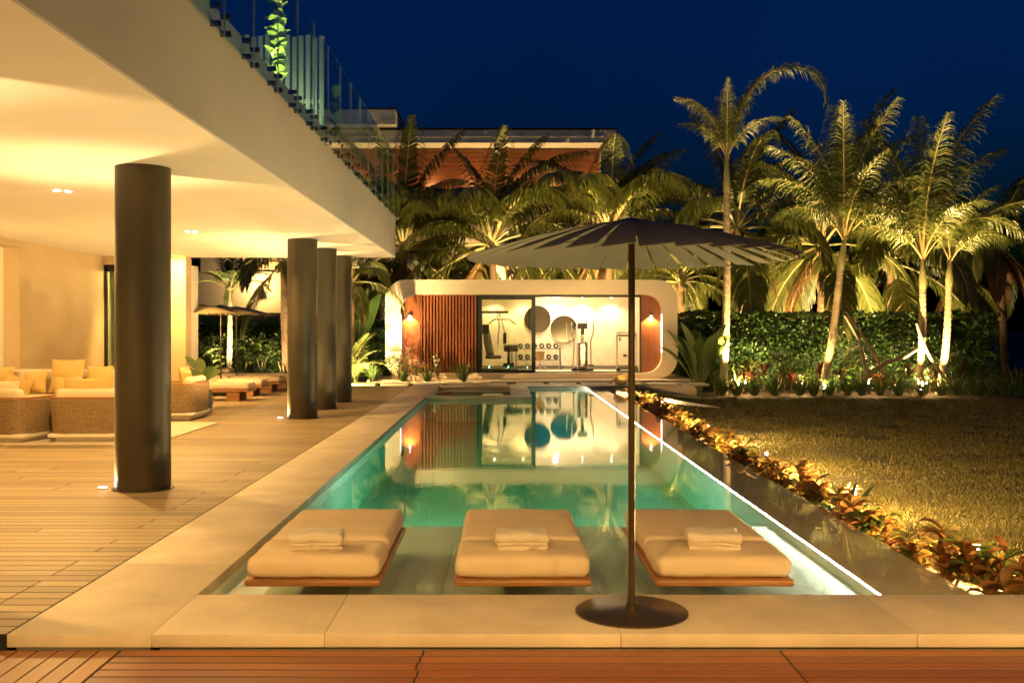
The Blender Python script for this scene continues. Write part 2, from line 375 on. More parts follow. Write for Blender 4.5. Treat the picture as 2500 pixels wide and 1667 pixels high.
# mulch beds
def bed(name, x0, x1, y0f, y1, z, m, nx=60, ny=8):
    b = MB(); 
    for j in range(ny+1):
        for i in range(nx+1):
            x = x0 + (x1-x0)*i/nx; ya = y0f(x); y = ya + (y1-ya)*j/ny
            edge = min(1, j/1.5)
            b.v.append((x, y, z - .10*(1-edge) + .03*noise.noise(Vector((x*3, y*3, 1)))*edge))
    b.f = [(j*(nx+1)+i, j*(nx+1)+i+1, (j+1)*(nx+1)+i+1, (j+1)*(nx+1)+i) for j in range(ny) for i in range(nx)]
    return struct(b.build(name, m, smooth=True))
bed('planting_bed', 6.15, 40, lambda x: 30.0 + .12*math.sin(x*1.1), 46, -.42, M['mulch'], 90, 12)
bed('garden_soil', -30, -.35, lambda x: 30.25 if x > -5 else 28.0, 46, -.02, M['mulch'], 90, 10)
bed('pool_edge_soil', 3.03, 3.85, lambda x: 6.0, 26.2, -.47, M['soil'], 4, 60)
struct(MB().box(-.4, 28.9, -.5, 3.6, 31.02, -.035).build('gravel_path', M['mulch']))
struct(MB().box(3.6, 28.9, -.9, 3.61, 31, -.04).build('path_edge', M['soil']))

# ------------------------------------------------------------------ timber decks made of single planks
deck = struct(MB().box(-16, 5.19, -.3, -2.62, 28.0, -.0074).build('deck', M['dark']))
unit = MB().rbox(0, 0, -.03, 1, .1255, 0, .003, seg=1, inner=1); up = unit.build('plank_proto', M['deck']); pm = up.data; bpy.data.objects.remove(up)
far = MB(); y = 5.2; row = 0; pitch = .138
while y < 27.9:
    lim = min(-3.5, -.60*y - 1.2)
    x = -2.625; first = True
    seg = rnd.choice([.33, .33, 1.1, 1.9, 2.6])
    while x > (lim if y < 11.6 else -15.5):
        x0 = x - seg
        if y < 11.6:
            o = inst('plank', pm, deck, (x0 + .003, y, -.006 + rnd.uniform(-.0004, .0004)), scale=(seg - .009, 1, 1))
        else: far.box(x0+.003, y, -.034, x-.003, y+.124, -.006)
        x = x0; seg = rnd.uniform(2.0, 3.6)
    y += pitch; row += 1
far.build('planking', M['deckfar'], deck, kind='stuff')
low = struct(MB().box(-9, 1.5, -.4, 6, 5.15, -.0764).build('lower_deck', M['dark']))
u2 = MB().rbox(0, 0, -.03, 1, .0885, 0, .0015, seg=1, inner=1).build('p', M['deckred']); pm2 = u2.data; bpy.data.objects.remove(u2)
u3 = MB().rbox(0, 0, -.03, .098, 1, 0, .002, seg=1, inner=1).build('p', M['deckredy']); pm3 = u3.data; bpy.data.objects.remove(u3)
y = 5.055
while y > 3.9:
    xs_ = [-1.995, -.42 + rnd.uniform(-.01,.01) if y > 0 else 0, 1.45, 3.3, 5.6]
    for a, b in zip(xs_, xs_[1:]): inst('plank', pm2, low, (a+.003, y, -.075 + rnd.uniform(-.0003,.0003)), scale=(b-a-.010, 1, 1))
    y -= .1
x = -2.105
while x > -3.9:
    inst('plank', pm3, low, (x, 2.0, -.075 + rnd.uniform(-.0003,.0003)), scale=(1, 3.14, 1)); x -= .107

# ------------------------------------------------------------------ pool
WZ = -.09
cop = struct(MB().box(-2.58, 5.21, -.6, -1.87, 28.2, -.072).build('pool_coping', M['stone']))
yy = [5.17, 6.75, 9.5, 12.3, 15.1, 17.9, 20.7, 23.5, 26.3, 28.9]
for a, b in zip(yy, yy[1:]): MB().rbox(-2.61, a+.0008, -.07, -1.85, b-.0008, 0, .0035, seg=2, inner=1).build('slab', M['stone'], cop, True)
xx = [-1.85, -.94, .62, 2.18, 3.74, 5.3]
for a, b in zip(xx, xx[1:]): MB().rbox(a+.0008, 5.17, -.07, b-.0008, 5.95, 0, .006, seg=2, inner=1).build('slab', M['stone'], cop, True)
MB().box(-1.83, 5.24, -.6, 5.2, 5.91, -.072).build('front_wall', M['stone'], cop)
for a, b in ((-1.85,-.3),(-.3,1.3),(1.3,2.9),(2.9,3.62)): MB().rbox(a+.0008, 28.2, -.07, b-.0008, 28.9, 0, .006, seg=2, inner=1).build('slab', M['stone'], cop, True)
MB().box(-1.83, 28.25, -.9, 3.58, 28.86, -.072).build('rear_wall', M['stone'], cop)
# spa divider
for a, b in ((-1.85,-.6),(-.6,.68)): MB().rbox(a+.0008, 23.55, -.07, b-.0008, 24.05, 0, .006, seg=2, inner=1).build('slab', M['stone'], cop, True)
for a, b in ((24.05,26.1),(26.1,28.2)): MB().rbox(.2, a+.0008, -.07, .68, b-.0008, 0, .0035, seg=2, inner=1).build('slab', M['stone'], cop, True)
MB().box(-1.84, 23.57, -.62, .66, 24.03, -.072).build('spa_wall', M['stone'], cop)
MB().box(.22, 24.03, -.62, .66, 28.25, -.072).build('spa_wall', M['stone'], cop)
FZ = -.66
basin = struct(MB().box(-1.9, 5.9, FZ-.15, 2.5, 28.3, FZ-.012).build('pool_basin', M['tile']))
for i in range(2):
    for j in range(9):
        x0 = -1.87 + 2.165*i; y0 = 9.0 + 2.15*j
        MB().box(x0+.004, y0+.004, FZ-.01, x0+2.161, min(28.25, y0+2.146), FZ).build('tile', M['tile'], basin)
for j in range(8):
    y0 = 5.9 + 2.8*j; MB().box(-1.87, y0+.003, FZ-.1, -1.85, min(28.25, y0+2.797), -.0715).build('wall_tile', M['tile'], basin)
    MB().box(2.44, y0+.003, FZ-.1, 2.462, min(28.25, y0+2.797), -.1232).build('wall_tile', M['tile'], basin)
MB().box(-1.85, 5.93, FZ, 2.44, 5.95, -.0715).build('wall_tile', M['tile'], basin)
MB().box(.66, 28.22, FZ, 2.44, 28.245, -.0715).build('wall_tile', M['tile'], basin)
for i in range(3):
    for j in range(2):
        a = -1.848 + 1.43*i; b = 5.952 + 1.53*j
        MB().box(a+.002, b+.002, FZ+.02, a+1.428, b+1.528, -.20).build('shelf_tile', M['tile'], basin)
MB().box(-1.847, 9.0, FZ+.02, 2.437, 9.4, -.34).build('step', M['tile'], basin)
MB().lathe([(.13, 0), (.13, .012), (.10, .016), (.0005, .016)], 24, (.35, 11.9, FZ)).build('drain_cover', M['white'], basin)
for x in (-.75, .3, 1.35):
    pl = thing('pool_light', 'underwater pool light in the step riser of the pool', 'lamp', (x, 9.4, -.5), 'underwater pool lights')
    MB().tube([(x, 9.4, -.5), (x, 9.415, -.5)], .07, 20).build('bezel', M['steel'], pl, True)
    MB().tube([(x, 9.414, -.5), (x, 9.42, -.5)], .055, 20).build('lens', M['bulbw'], pl)
    lamp('SPOT', 'pool_beam', (x, 9.43, -.47), 78, (.90,1.0,.80), pl, .05, (x*.8, 14, -.50), 110, 1.0)
weir = thing('infinity_edge_wall', 'dark wet stone infinity edge wall along the pool beside the plant strip', 'wall', (2.74, 6, -1))
for j in range(7):
    y0 = 5.952 + 3.2*j; MB().box(2.464, y0+.002, -1.0, 3.02, min(28.2, y0+3.198), -.111).build('slab', M['darkstone'], weir)
    MB().box(2.4422, y0+.002, -.1108, 3.02, min(28.2, y0+3.198), -.101).build('cap', M['darkstone'], weir)
led = MB().box(2.4435, 5.953, -.1225, 2.4635, 28.2, -.112).build('led_strip', M['led']); tag(led, 'glowing white light strip along the inner edge of the infinity wall', 'light strip')
wat = MB().box(-1.86, 5.94, FZ-.06, 3.022, 28.23, WZ); struct(wat.build('water', M['water']))

# ------------------------------------------------------------------ retaining wedge wall and plinth
wd = MB(); wd.add([(3.05,26.45,-.9),(5.9,26.45,-.9),(5.9,26.45,-.50),(3.05,26.45,-.03),(3.05,26.65,-.9),(5.9,26.65,-.9),(5.9,26.65,-.50),(3.05,26.65,-.03)],
      [(0,1,2,3),(7,6,5,4),(3,2,6,7),(1,5,6,2),(0,3,7,4),(0,4,5,1)])
tag(wd.build('garden_retaining_wall', M['plaster']), 'low pale sloping retaining wall lit by a small spotlight at the lawn corner', 'wall')
tag(MB().rbox(-4.3, 31.05, -.9, 6.12, 35.5, .018, .01, seg=1, inner=1).build('pavilion_plinth', M['gymfront']), 'pale concrete plinth carrying the rounded gym pavilion', 'plinth')
# stepping pavers
for i in range(12):
    x0 = -5.6 + i*.98 + (.12 if i > 5 else 0); dy = 0
    o = MB().rbox(x0, 29.15, -.06, x0+.82, 30.0, -.004, .008, seg=1, inner=1).build('stepping_stone', M['paver'])
    tag(o, 'square pale stepping stone in the row before the gym pavilion', 'paver', 'stepping stones before the gym')
# ================================================================== MAIN VILLA (left)
CZ = 3.24
villa = thing('villa', 'modern villa with deep terrace roof, round bronze columns and glass balcony', 'house', (-6, 14, 0))
MB().box(-17, -4, CZ, -2.453, 22.38, CZ+.02).build('ceiling', M['plaster'], villa)
MB().rbox(-17, -4, CZ+.021, -2.45, 22.4, 4.36, .012, seg=2, inner=1).build('roof_slab', M['fascia'], villa, True)
def column(y):
    c = MB().tube([(-3.65, y, -.006), (-3.65, y, CZ)], .27, 48, False).build('column', M['column'], villa, True)
    MB().lathe([(.30, -.006), (.30, .006), (.272, .008)], 40, (-3.65, y, 0)).build('collar', M['column'], c, True)
COLY = [1.6, 5.72, 9.97, 17.9, 19.96, 21.96]
for y in COLY: column(y)
# walls of the terrace
MB().box(-9.2, 18.1, 0, -8.9, 19.8, CZ).build('wall', M['wallochre'], villa)
MB().box(-9.2, 19.8, 0, -8.93, 22.3, CZ).build('wall', M['wallochre'], villa)
MB().box(-9.2, -4, 0, -8.9, 13.5, CZ).build('wall', M['wallbeige'], villa)
MB().box(-9.2, 13.5, 3.12, -8.9, 18.1, CZ).build('lintel', M['wallochre'], villa)
MB().box(-10.6, 13.0, 0, -10.4, 18.4, 3.2).build('wall', M['plaster'], villa)
MB().box(-10.4, 18.12, 0, -9.2, 18.4, 3.2).build('wall', M['plaster'], villa)
MB().box(-10.4, 13.0, 3.13, -9.2, 18.12, 3.2).build('inner_ceiling', M['plaster'], villa)
MB().box(-10.4, 13.0, -.2, -8.9, 18.12, -.004).build('inner_floor', M['stone'], villa)
MB().box(-17, -4.2, 0, -2.6, -4, CZ).build('wall', M['wallbeige'], villa)
# rear end wall with glazed door
MB().box(-7.45, 21.9, 0, -7.07, 22.3, CZ).build('wall', M['wallochre'], villa)
MB().box(-8.93, 21.9, 3.05, -7.45, 22.3, CZ).build('lintel', M['wallochre'], villa)
d = MB()
for a in (-8.92, -8.02, -7.5): d.box(a, 22.0, 0, a+.05, 22.08, 3.05)
d.box(-8.92, 22.0, 2.9, -7.45, 22.08, 3.05); d = d.build('door', M['blackmetal'], villa)
MB().box(-8.87, 22.03, .05, -8.02, 22.04, 2.9).build('glass_pane', M['glass'], d)
MB().box(-7.97, 22.03, .05, -7.5, 22.04, 2.9).build('glass_pane', M['glass'], d)
cu = MB()
for i in range(26):
    x = -8.9 + i*.058; cu.tube([(x, 22.6, 0), (x, 22.6, 3.0)], .034, 6, False)
cu.build('curtain', M['curtain'], villa, True)
MB().box(-9.2, 22.7, 0, -7.1, 22.8, 3.2).build('wall', M['plaster'], villa)
MB().box(-9.2, 22.3, 3.06, -7.07, 22.8, 3.2).build('lintel', M['plaster'], villa)
MB().box(-7.11, 22.3, 0, -7.07, 22.8, 3.2).build('wall', M['plaster'], villa)
for c_, e_ in (((-9.8,15.6,3.09),30), ((-8.3,22.36,3.02),9)):
    b = MB().lathe([(.05,-.01),(.05,.0)], 16, c_).build('ceiling_lamp', M['bulb'], villa)
    lamp('POINT', 'room_glow', (c_[0], c_[1], c_[2]-.12), e_, WARM2, villa, .04)
# recessed downlights in pairs, ceiling vent
for y in (6.8, 11.6, 16.4):
    for k, dx in enumerate((-.055, .055)):
        for X in (-5.2,):
            c = (X + dx, y + dx*.5, CZ)
            b = MB().lathe([(.047,-.004),(.047,.0)], 16, c).build('downlight', M['white'], villa)
            MB().lathe([(.034,-.008),(.034,-.0045)], 14, c).build('bulb', M['bulbw'], b)
        if k == 0:
            for X in (-5.2,):
                lamp('SPOT', 'downlight_beam', (X, y, CZ-.03), 118, WARM, villa, .06, (X, y, 0), 152, .5)
for dx in (-.055, .055):  # extra pair out of view, added to light the far parasols
    c = (-7.25 + dx, 21.0, CZ); b = MB().lathe([(.047,-.004),(.047,.0)], 16, c).build('downlight', M['white'], villa)
    MB().lathe([(.034,-.008),(.034,-.0045)], 14, c).build('bulb', M['bulbw'], b)
lamp('SPOT', 'downlight_beam', (-7.25, 21.0, CZ-.03), 150, WARM, villa, .06, (-7.2, 23.6, 0), 110, .4)
v = MB(); v.box(-6.62, 11.9, CZ-.006, -6.28, 12.12, CZ); v.build('air_vent', M['gymfront'], villa)
# balcony floor edge, balustrade of 1 m glass panels on black standoffs
for i in range(19):
    y0 = 4.39 + i*1.0
    if y0 > 21.6: break
    g = MB().box(-2.385, y0+.006, 4.10, -2.373, y0+.994, 5.46).build('glass_panel', M['glass'], villa)
    MB().box(-2.3855, y0+.002, 4.101, -2.3725, y0+.0055, 5.459).build('edge', M['glassedge'], g)
    for dy in (.15, .85):
        for z in (4.165, 4.315):
            MB().tube([(-2.45, y0+dy, z), (-2.365, y0+dy, z)], .027, 12).build('standoff', M['blackmetal'], g, True)
# roof terrace: upper storey wall set far back so it stays out of sight, timber screen, planters
scr = thing('timber_screen', 'tall slatted timber screen on the roof terrace behind the glass', 'screen', (-3.6, 15.6, 4.36))
for i in range(18):
    x = -4.75 + i*.108; MB().box(x, 15.6, 4.37, x+.07, 15.64, 6.28 - .02*((i*5) % 3)).build('slat', M['screen'], scr)
MB().box(-4.78, 15.641, 4.6, -2.82, 15.67, 4.68).build('rail', M['screen'], scr); MB().box(-4.78, 15.641, 5.2, -2.84, 15.66, 5.26).build('rail', M['screen'], scr)
def potted_fig(loc, H, label, n, seed):
    r = random.Random(seed); t = thing('potted_fig', label, 'plant', loc)
    MB().lathe([(.15,0),(.21,.42),(.19,.42),(.18,.37)], 20, loc).build('pot', M['pot'], t, True)
    MB().tube([(loc[0],loc[1],loc[2]+.35),(loc[0]+.02,loc[1],loc[2]+H)], [.02,.008], 6).build('stem', M['branch'], t)
    for i in range(n):
        h = .55 + (H-.55)*i/n; b = MB(); b.leaf((loc[0],loc[1],loc[2]+h), i*2.4+r.uniform(-.4,.4), r.uniform(48,80), r.uniform(.2,.28), r.uniform(.15,.2), r.uniform(15,55), 6, 'ellipse', .12)
        b.build('leaf', M['fig'], t, True, angle=80)
potted_fig((-3.05, 13.3, 4.36), 1.78, 'tall fiddle leaf fig lit bright green behind the balcony glass', 46, 3)
potted_fig((-3.0, 17.6, 4.36), 1.55, 'dim potted fig on the roof terrace past the timber screen', 12, 5)
bl = thing('balcony_spotlight', 'small uplight at the foot of the timber screen', 'lamp', (-3.25, 14.9, 4.36))
MB().lathe([(.05,0),(.05,.09),(.04,.09),(.001,.085)], 14, (-3.25,14.9,4.36)).build('housing', M['blackmetal'], bl)
lamp('SPOT', 'screen_beam', (-3.25,14.9,4.47), 40, (.75,1,.62), bl, .04, (-3.5,15.62,5.4), 110, .7)
bl2 = thing('balcony_spotlight', 'small uplight in front of the fiddle leaf fig on the balcony', 'lamp', (-2.8, 12.6, 4.36))
MB().lathe([(.05,0),(.05,.09),(.04,.09),(.001,.085)], 14, (-2.8,12.6,4.36)).build('housing', M['blackmetal'], bl2)
lamp('SPOT', 'fig_beam', (-2.8,12.6,4.47), 130, (1,.95,.38), bl2, .04, (-3.05,13.3,5.7), 60, .6)

# unseen wing added behind the viewpoint; its roof downlights light coping and daybeds
MB().box(-2.44, -6, CZ, 9, 1.6, CZ+.02).build('ceiling', M['plaster'], villa)
MB().rbox(-2.44, -6, CZ+.021, 9.0, 1.62, 4.36, .012, seg=2, inner=1).build('roof_slab', M['fascia'], villa, True)
MB().box(-2.6, -6.2, -.1, 9, -6, CZ).build('wall', M['wallbeige'], villa)
for X in (-1.2, 1.4, 4.0, 6.6):
    for y in (-2.2, .9):
        for dx in (-.055, .055):
            c = (X + dx, y, CZ); b = MB().lathe([(.047,-.004),(.047,.0)], 16, c).build('downlight', M['white'], villa)
            MB().lathe([(.034,-.008),(.034,-.0045)], 14, c).build('bulb', M['bulbw'], b)
        lamp('SPOT', 'downlight_beam', (X, y, CZ-.03), 98, WARM, villa, .06, (X, y+.4, 0), 150, .35)

t = thing('parasol_fill', 'hidden lamp added behind the terrace end wall to light the parasols', 'lamp', (-7.6, 22.8, 1.85))  # lamp added out of view to light parasols and loungers
MB().rbox(-7.66, 22.802, 1.76, -7.54, 22.88, 1.92, .01).build('housing', M['blackmetal'], t)
lamp('POINT', 'parasol_fill_glow', (-7.6, 22.98, 1.9), 60, WARM2, t, .04)
# floor uplights beside each column
for y in COLY:
    t = thing('floor_uplight', 'small round uplight set flush in the deck beside a bronze column', 'lamp', (-4.06, y, 0), 'floor uplights beside the columns')
    MB().lathe([(.055,-.004),(.055,.004),(.045,.005)], 20, (-4.06,y,0)).build('bezel', M['steel'], t)
    MB().lathe([(.04,.002),(.04,.0065),(.03,.008)], 16, (-4.06,y,0)).build('lens', M['bulbw'], t)
    lamp('SPOT', 'uplight_beam', (-4.06, y, .03), 42 if y < 15 else 62, WARM2, t, .03, (-4.06, y, 3), 165, .5)
    lamp('SPOT', 'uplight_core', (-4.06, y, .035), 120 if y < 15 else 90, (1,.72,.34), t, .02, (-4.16, y, 3), 62, 1.0)

# ================================================================== GYM PAVILION
GY = 31.7
gym = thing('gym_pavilion', 'rounded beige gym pavilion with cedar slats and a lit glazed front', 'pavilion', (.9, GY, .02))
def arc(cx, cz, r, a0, a1, k=10): return [(cx + r*math.cos(R(a0+(a1-a0)*i/k)), cz + r*math.sin(R(a0+(a1-a0)*i/k))) for i in range(k+1)]
OX0, OX1, OZ0, OZ1, IX0, IX1, IZ0, IZ1 = -3.80, 5.63, .03, 3.21, -3.32, 5.14, .20, 2.74
ro, ri = .66, .55; X1c, X2c = -2.25, .93; g = .004
def ring(outer, inner, name):
    n = len(outer); b = MB(); y0, y1 = GY, 34.9
    for pts in (outer, inner):
        b.v += [(x, y0, z) for x, z in pts]; b.v += [(x, y1, z) for x, z in pts]
    O0, O1, I0, I1 = 0, n, 2*n, 3*n
    for i in range(n-1):
        b.f += [(O0+i, I0+i, I0+i+1, O0+i+1), (O1+i, O1+i+1, I1+i+1, I1+i), (O0+i, O0+i+1, O1+i+1, O1+i), (I0+i, I1+i, I1+i+1, I0+i+1)]
    b.f += [(O0, O1, I1, I0), (O0+n-1, I0+n-1, I1+n-1, O1+n-1)]
    return b.build(name, M['gymfront'], gym, True, angle=30)
oL = [(X1c-g, OZ1)] + arc(OX0+ro, OZ1-ro, ro, 90, 180) + arc(OX0+ro, OZ0+ro, ro, 180, 270) + [(X2c-g, OZ0)]
iL = [(X1c-g, IZ1)] + arc(IX0+ri, IZ1-ri, ri, 90, 180) + arc(IX0+.12, IZ0+.12, .12, 180, 270) + [(X2c-g, IZ0)]
oR = [(X2c+g, OZ1)] + arc(OX1-ro, OZ1-ro, ro, 90, 0) + arc(OX1-ro, OZ0+ro, ro, 0, -90) + [(X2c+g, OZ0)]
iR = [(X2c+g, IZ1)] + arc(IX1-ri, IZ1-ri, ri, 90, 0) + arc(IX1-ri, IZ0+ri, ri, 0, -90) + [(X2c+g, IZ0)]
ring(oL, iL, 'shell_panel'); ring(oR, iR, 'shell_panel'); ring([(X1c+g,OZ1),(X2c-g,OZ1)], [(X1c+g,IZ1),(X2c-g,IZ1)], 'shell_panel')
WY = GY + .34
MB().box(IX0-.2, WY, .1, -2.71, WY+.05, 2.85).build('cedar_panel', M['cedar'], gym)
MB().box(4.5, WY, .1, IX1+.2, WY+.05, 2.85).build('cedar_panel', M['cedar'], gym)
MB().box(-2.71, WY+.06, .1, -.82, WY+.09, 2.85).build('slat_backing', M['dark'], gym)
for i in range(18):
    x = -2.69 + i*.1035; MB().box(x, WY-.07, .19, x+.062, WY+.06, 2.75).build('slat', M['cedar'], gym)
# sliding doors: black frames and panes
fr = MB(); f0 = WY-.05; f1 = WY+.02
fr.box(-.82, f0, .19, -.69, f1, 2.75); fr.box(-.69, f0, 2.58, .93, f1, 2.75); fr.box(-.69, f0, .19, .93, f1, .30); fr.box(.93, f0-.02, .19, 1.06, f1, 2.75)
fr = fr.build('door_frame', M['blackmetal'], gym)
MB().box(-.69, f0+.03, .30, .93, f0+.04, 2.58).build('glass_pane', M['gymglass'], fr)
fr2 = MB(); fr2.box(1.06, f0+.04, 2.66, 4.5, f1+.04, 2.745); fr2.box(1.06, f0+.04, .195, 4.5, f1+.04, .235); fr2.box(4.45, f0, .235, 4.5, f1+.04, 2.66)
fr2.build('door_track', M['blackmetal'], gym)
# interior
MB().box(-.9, WY+.1, .10, 4.55, 34.7, .215).build('floor', M['gymin'], gym)
bw = MB().box(-.95, 34.5, .2, 4.6, 34.7, 2.8).build('back_wall', M['gymin'], gym)
hb = MB()          # herringbone wall covering, relief a few mm deep
for r_ in range(11):
    for c_ in range(10):
        x = -.9 + c_*.55; z = .33 + r_*.22
        for s in (0, 1):
            xa = x + s*.275; za, zb = (z, z+.2) if s == 0 else (z+.2, z)
            hb.add([(xa,34.497,za),(xa+.27,34.497,zb),(xa+.27,34.493-.002*s,zb+.2),(xa,34.493-.002*s,za+.2)], [(0,1,2,3)])
hb.build('herringbone_panels', M['herring'], bw, kind='stuff')
MB().box(-.9, 34.44, .215, 4.5, 34.49, .34).build('skirting', M['gymgrey'], bw)
MB().box(-.95, WY+.1, 0.2, -.85, 34.5, 2.8).build('side_wall', M['gymin'], gym)
MB().box(4.5, WY+.1, .2, 4.6, 34.5, 2.8).build('side_wall', M['gymin'], gym)
MB().box(-.9, WY+.1, 2.7, 4.55, 34.5, 2.75).build('ceiling', M['gymin'], gym)
MB().box(-3.7, 34.71, .1, 5.55, 34.85, 3.1).build('rear_panel', M['gymfront'], gym)
so = MB(); so.box(4.22, 34.46, .66, 4.34, 34.49, .74); so.box(4.4, 34.46, .66, 4.46, 34.49, .74); so.build('socket', M['rubber'], bw)
for i, x in enumerate((-.3, .7, 1.75, 2.75, 3.75)):
    b = MB().lathe([(.03,0),(.03,.012)], 14, (x, 34.0, 2.688)).build('ceiling_spot', M['bulb'], gym)
    lamp('SPOT', 'gym_beam', (x, 34.0, 2.66), 25, (1,.75,.45), gym, .05, (x, 34.45, 1.2), 120, .8)
lamp('POINT', 'gym_glow', (1.8, 33.1, 2.55), 30, (1,.75,.45), gym, .05)
# wall sconces
for x in (-3.03, 4.82):
    s = thing('wall_sconce', ('small lit downlight sconce on the cedar panel beside the slats' if x < 0 else 'small lit downlight sconce on the cedar panel beside the open door'), 'lamp', (x, WY, 2.08), 'sconces on the pavilion front')
    MB().box(x-.05, WY-.09, 2.06, x+.05, WY-.001, 2.14).build('housing', M['blackmetal'], s)
    MB().lathe([(.035,0),(.035,.012)], 12, (x, WY-.05, 2.045)).build('bulb', M['bulb'], s)
    lamp('SPOT', 'sconce_beam', (x, WY-.06, 2.03), 60, (1,.62,.25), s, .02, (x, WY+.0, 1.0), 125, .25)
for x in (IX0+.012, IX1-.012):
    o = MB().box(x-.006, GY+.10, .85, x+.006, GY+.12, 2.1).build('edge_light', emit('edge_light_glow', (1,.9,.8), 2), gym)

# ------------------------------------------------------------------ gym equipment
rk = thing('dumbbell_rack', 'two tier steel dumbbell rack against the gym wall', 'rack', (1.2, 33.95, .215))
for x in (.45, 1.97):
    MB().bar((x, 33.75, .22), (x, 34.0, 1.12), .05, .05).build('leg', M['steel'], rk); MB().bar((x, 34.3, .22), (x, 34.05, 1.12), .05, .05).build('leg', M['steel'], rk)
for z in (.58, .96): MB().box(.45, 33.80, z-.025, 1.97, 34.1, z).build('shelf', M['gymgrey'], rk)
me_d = MB(); me_d.tube([(0,-.15,0),(0,-.06,0)], .085, 14); me_d.tube([(0,.06,0),(0,.15,0)], .085, 14); me_d.tube([(0,-.06,0),(0,.06,0)], .02, 8)
for z in (.96, .58):
    for i in range(6):
        if z < .6 and i == 3: continue
        x = .60 + i*.245
        t = thing('dumbbell', 'round dark dumbbell on the ' + ('upper' if z > .9 else 'lower') + ' tier of the rack', 'dumbbell', (x, 33.95, z + .087), 'dumbbells on the rack')
        b = MB(); b.tube([(x,33.80,z+.087),(x,33.88,z+.087)], .085, 14); b.tube([(x,34.02,z+.087),(x,34.10,z+.087)], .085, 14); b.build('weight', M['rubber'], t, True)
        MB().tube([(x,33.88,z+.087),(x,34.02,z+.087)], .02, 8).build('grip', M['steel'], t, True)
        MB().tube([(x,33.795,z+.087),(x,33.799,z+.087)], .04, 12).build('cap', M['steel'], t)
for x, z, lab in ((1.21,1.97,'round wall mirror high beside the black door mullion'), (2.13,1.63,'round wall mirror above the right end of the dumbbell rack')):
    t = thing('round_mirror', lab, 'mirror', (x, 34.45, z))
    MB().tube([(x,34.42,z),(x,34.47,z)], .47, 48).build('glass', M['mirror'], t, True)
    MB().tube([(x,34.43,z),(x,34.488,z)], .485, 48).build('rim', M['white'], t, True)
el = thing('elliptical_trainer', 'tall steel elliptical trainer with moving handles in the gym', 'gym machine', (2.68, 33.3, .215))
def eb(name, m, fn, sm=False): b = MB(); fn(b); b.build(name, m, el, sm)
eb('base', M['rubber'], lambda b: (b.box(2.3,33.2,.216,3.06,33.3,.27), b.box(2.55,32.9,.216,2.81,33.9,.30)))
eb('housing', M['steel'], lambda b: b.rbox(2.5,33.0,.3,2.86,33.6,1.22,.1))
eb('housing_stripe', M['gymgrey'], lambda b: (b.rbox(2.535,32.99,.34,2.60,33.2,1.16,.02), b.rbox(2.76,32.99,.34,2.825,33.2,1.16,.02)))
eb('mast', M['steel'], lambda b: b.tube([(2.68,33.3,1.2),(2.68,33.2,1.72)], [.06,.05], 10), True)
eb('console', M['rubber'], lambda b: (b.rbox(2.51,33.12,1.63,2.85,33.17,1.82,.02), b.rbox(2.62,33.08,1.45,2.74,33.2,1.68,.03)))
for s in (-1, 1):
    eb('handle', M['steel'], lambda b: b.tube([(2.68+s*.30,33.25,.35),(2.68+s*.28,33.2,1.25),(2.68+s*.36,33.15,1.45),(2.68+s*.36,33.12,1.86)], .022, 8), True)
    eb('pedal', M['rubber'], lambda b: b.rbox(2.68+s*.28-.08,32.8,.33+.05*s,2.68+s*.28+.08,33.2,.38+.05*s,.02))
tm = thing('pull_frame', 'pale upright tubular exercise frame with a low bench by the cedar panel', 'gym machine', (4.2, 33.1, .215))
b = MB(); b.tube([(3.84,33.1,.25),(3.84,33.1,1.46),(3.88,33.1,1.5),(4.55-.06,33.1,1.5),(4.49,33.1,1.46),(4.49,33.1,.25)], .03, 8); b.build('uprights', M['steel'], tm, True)
MB().rbox(3.86,33.06,1.37,4.47,33.14,1.44,.02).build('crossbar', M['gymgrey'], tm); MB().rbox(3.83,32.7,.27,4.5,33.6,.40,.05).build('bench', M['gymgrey'], tm, True)
for x in (3.93, 4.40): MB().box(x-.025,33.02,1.22,x+.025,33.06,1.34).build('hook', M['rubber'], tm)
for x in (3.78, 4.44): MB().tube([(x,32.75,.27),(x+.12,32.75,.27)], .055, 10).build('roller', M['rubber'], tm, True)
mg = thing('multi_gym', 'tall cable multi gym with pulldown bar and padded seat behind glass', 'gym machine', (-.45, 33.4, .215))
def mb_(name, m, fn, sm=False): b = MB(); fn(b); b.build(name, m, mg, sm)
mb_('frame', M['gymgrey'], lambda b: (b.bar((-.74,33.6,.22),(-.74,33.6,2.2),.08), b.bar((-.74,33.5,2.2),(.18,33.5,2.2),.05,.09), b.bar((-.74,33.2,.25),(.1,33.2,.25),.07)))
mb_('backrest', M['gymgrey'], lambda b: b.tube([(-.42,33.2,.75),(-.52,33.3,1.2),(-.58,33.35,1.62)], [.13,.14,.11], 12), True)
mb_('headrest', M['rubber'], lambda b: b.rbox(-.70,33.2,1.45,-.47,33.35,1.78,.05))
mb_('seat', M['gymgrey'], lambda b: b.rbox(-.6,33.0,.62,-.05,33.4,.74,.05))
mb_('lat_bar', M['rubber'], lambda b: (b.tube([(-.48,33.2,1.80),(-.30,33.2,1.95),(.22,33.2,1.95),(.42,33.2,1.78)], .018, 8), b.tube([(.0,33.3,2.2),(.0,33.2,1.95)], .008, 6)), True)
mb_('press_arm', M['steel'], lambda b: (b.tube([(-.2,33.4,2.15),(-.12,33.3,1.75),(-.18,33.2,1.1)], .022, 8), b.tube([(-.12,33.4,2.15),(.06,33.3,1.5)], .022, 8)), True)
mb_('press_grip', M['rubber'], lambda b: b.rbox(.0,33.2,1.12,.12,33.3,1.5,.03))
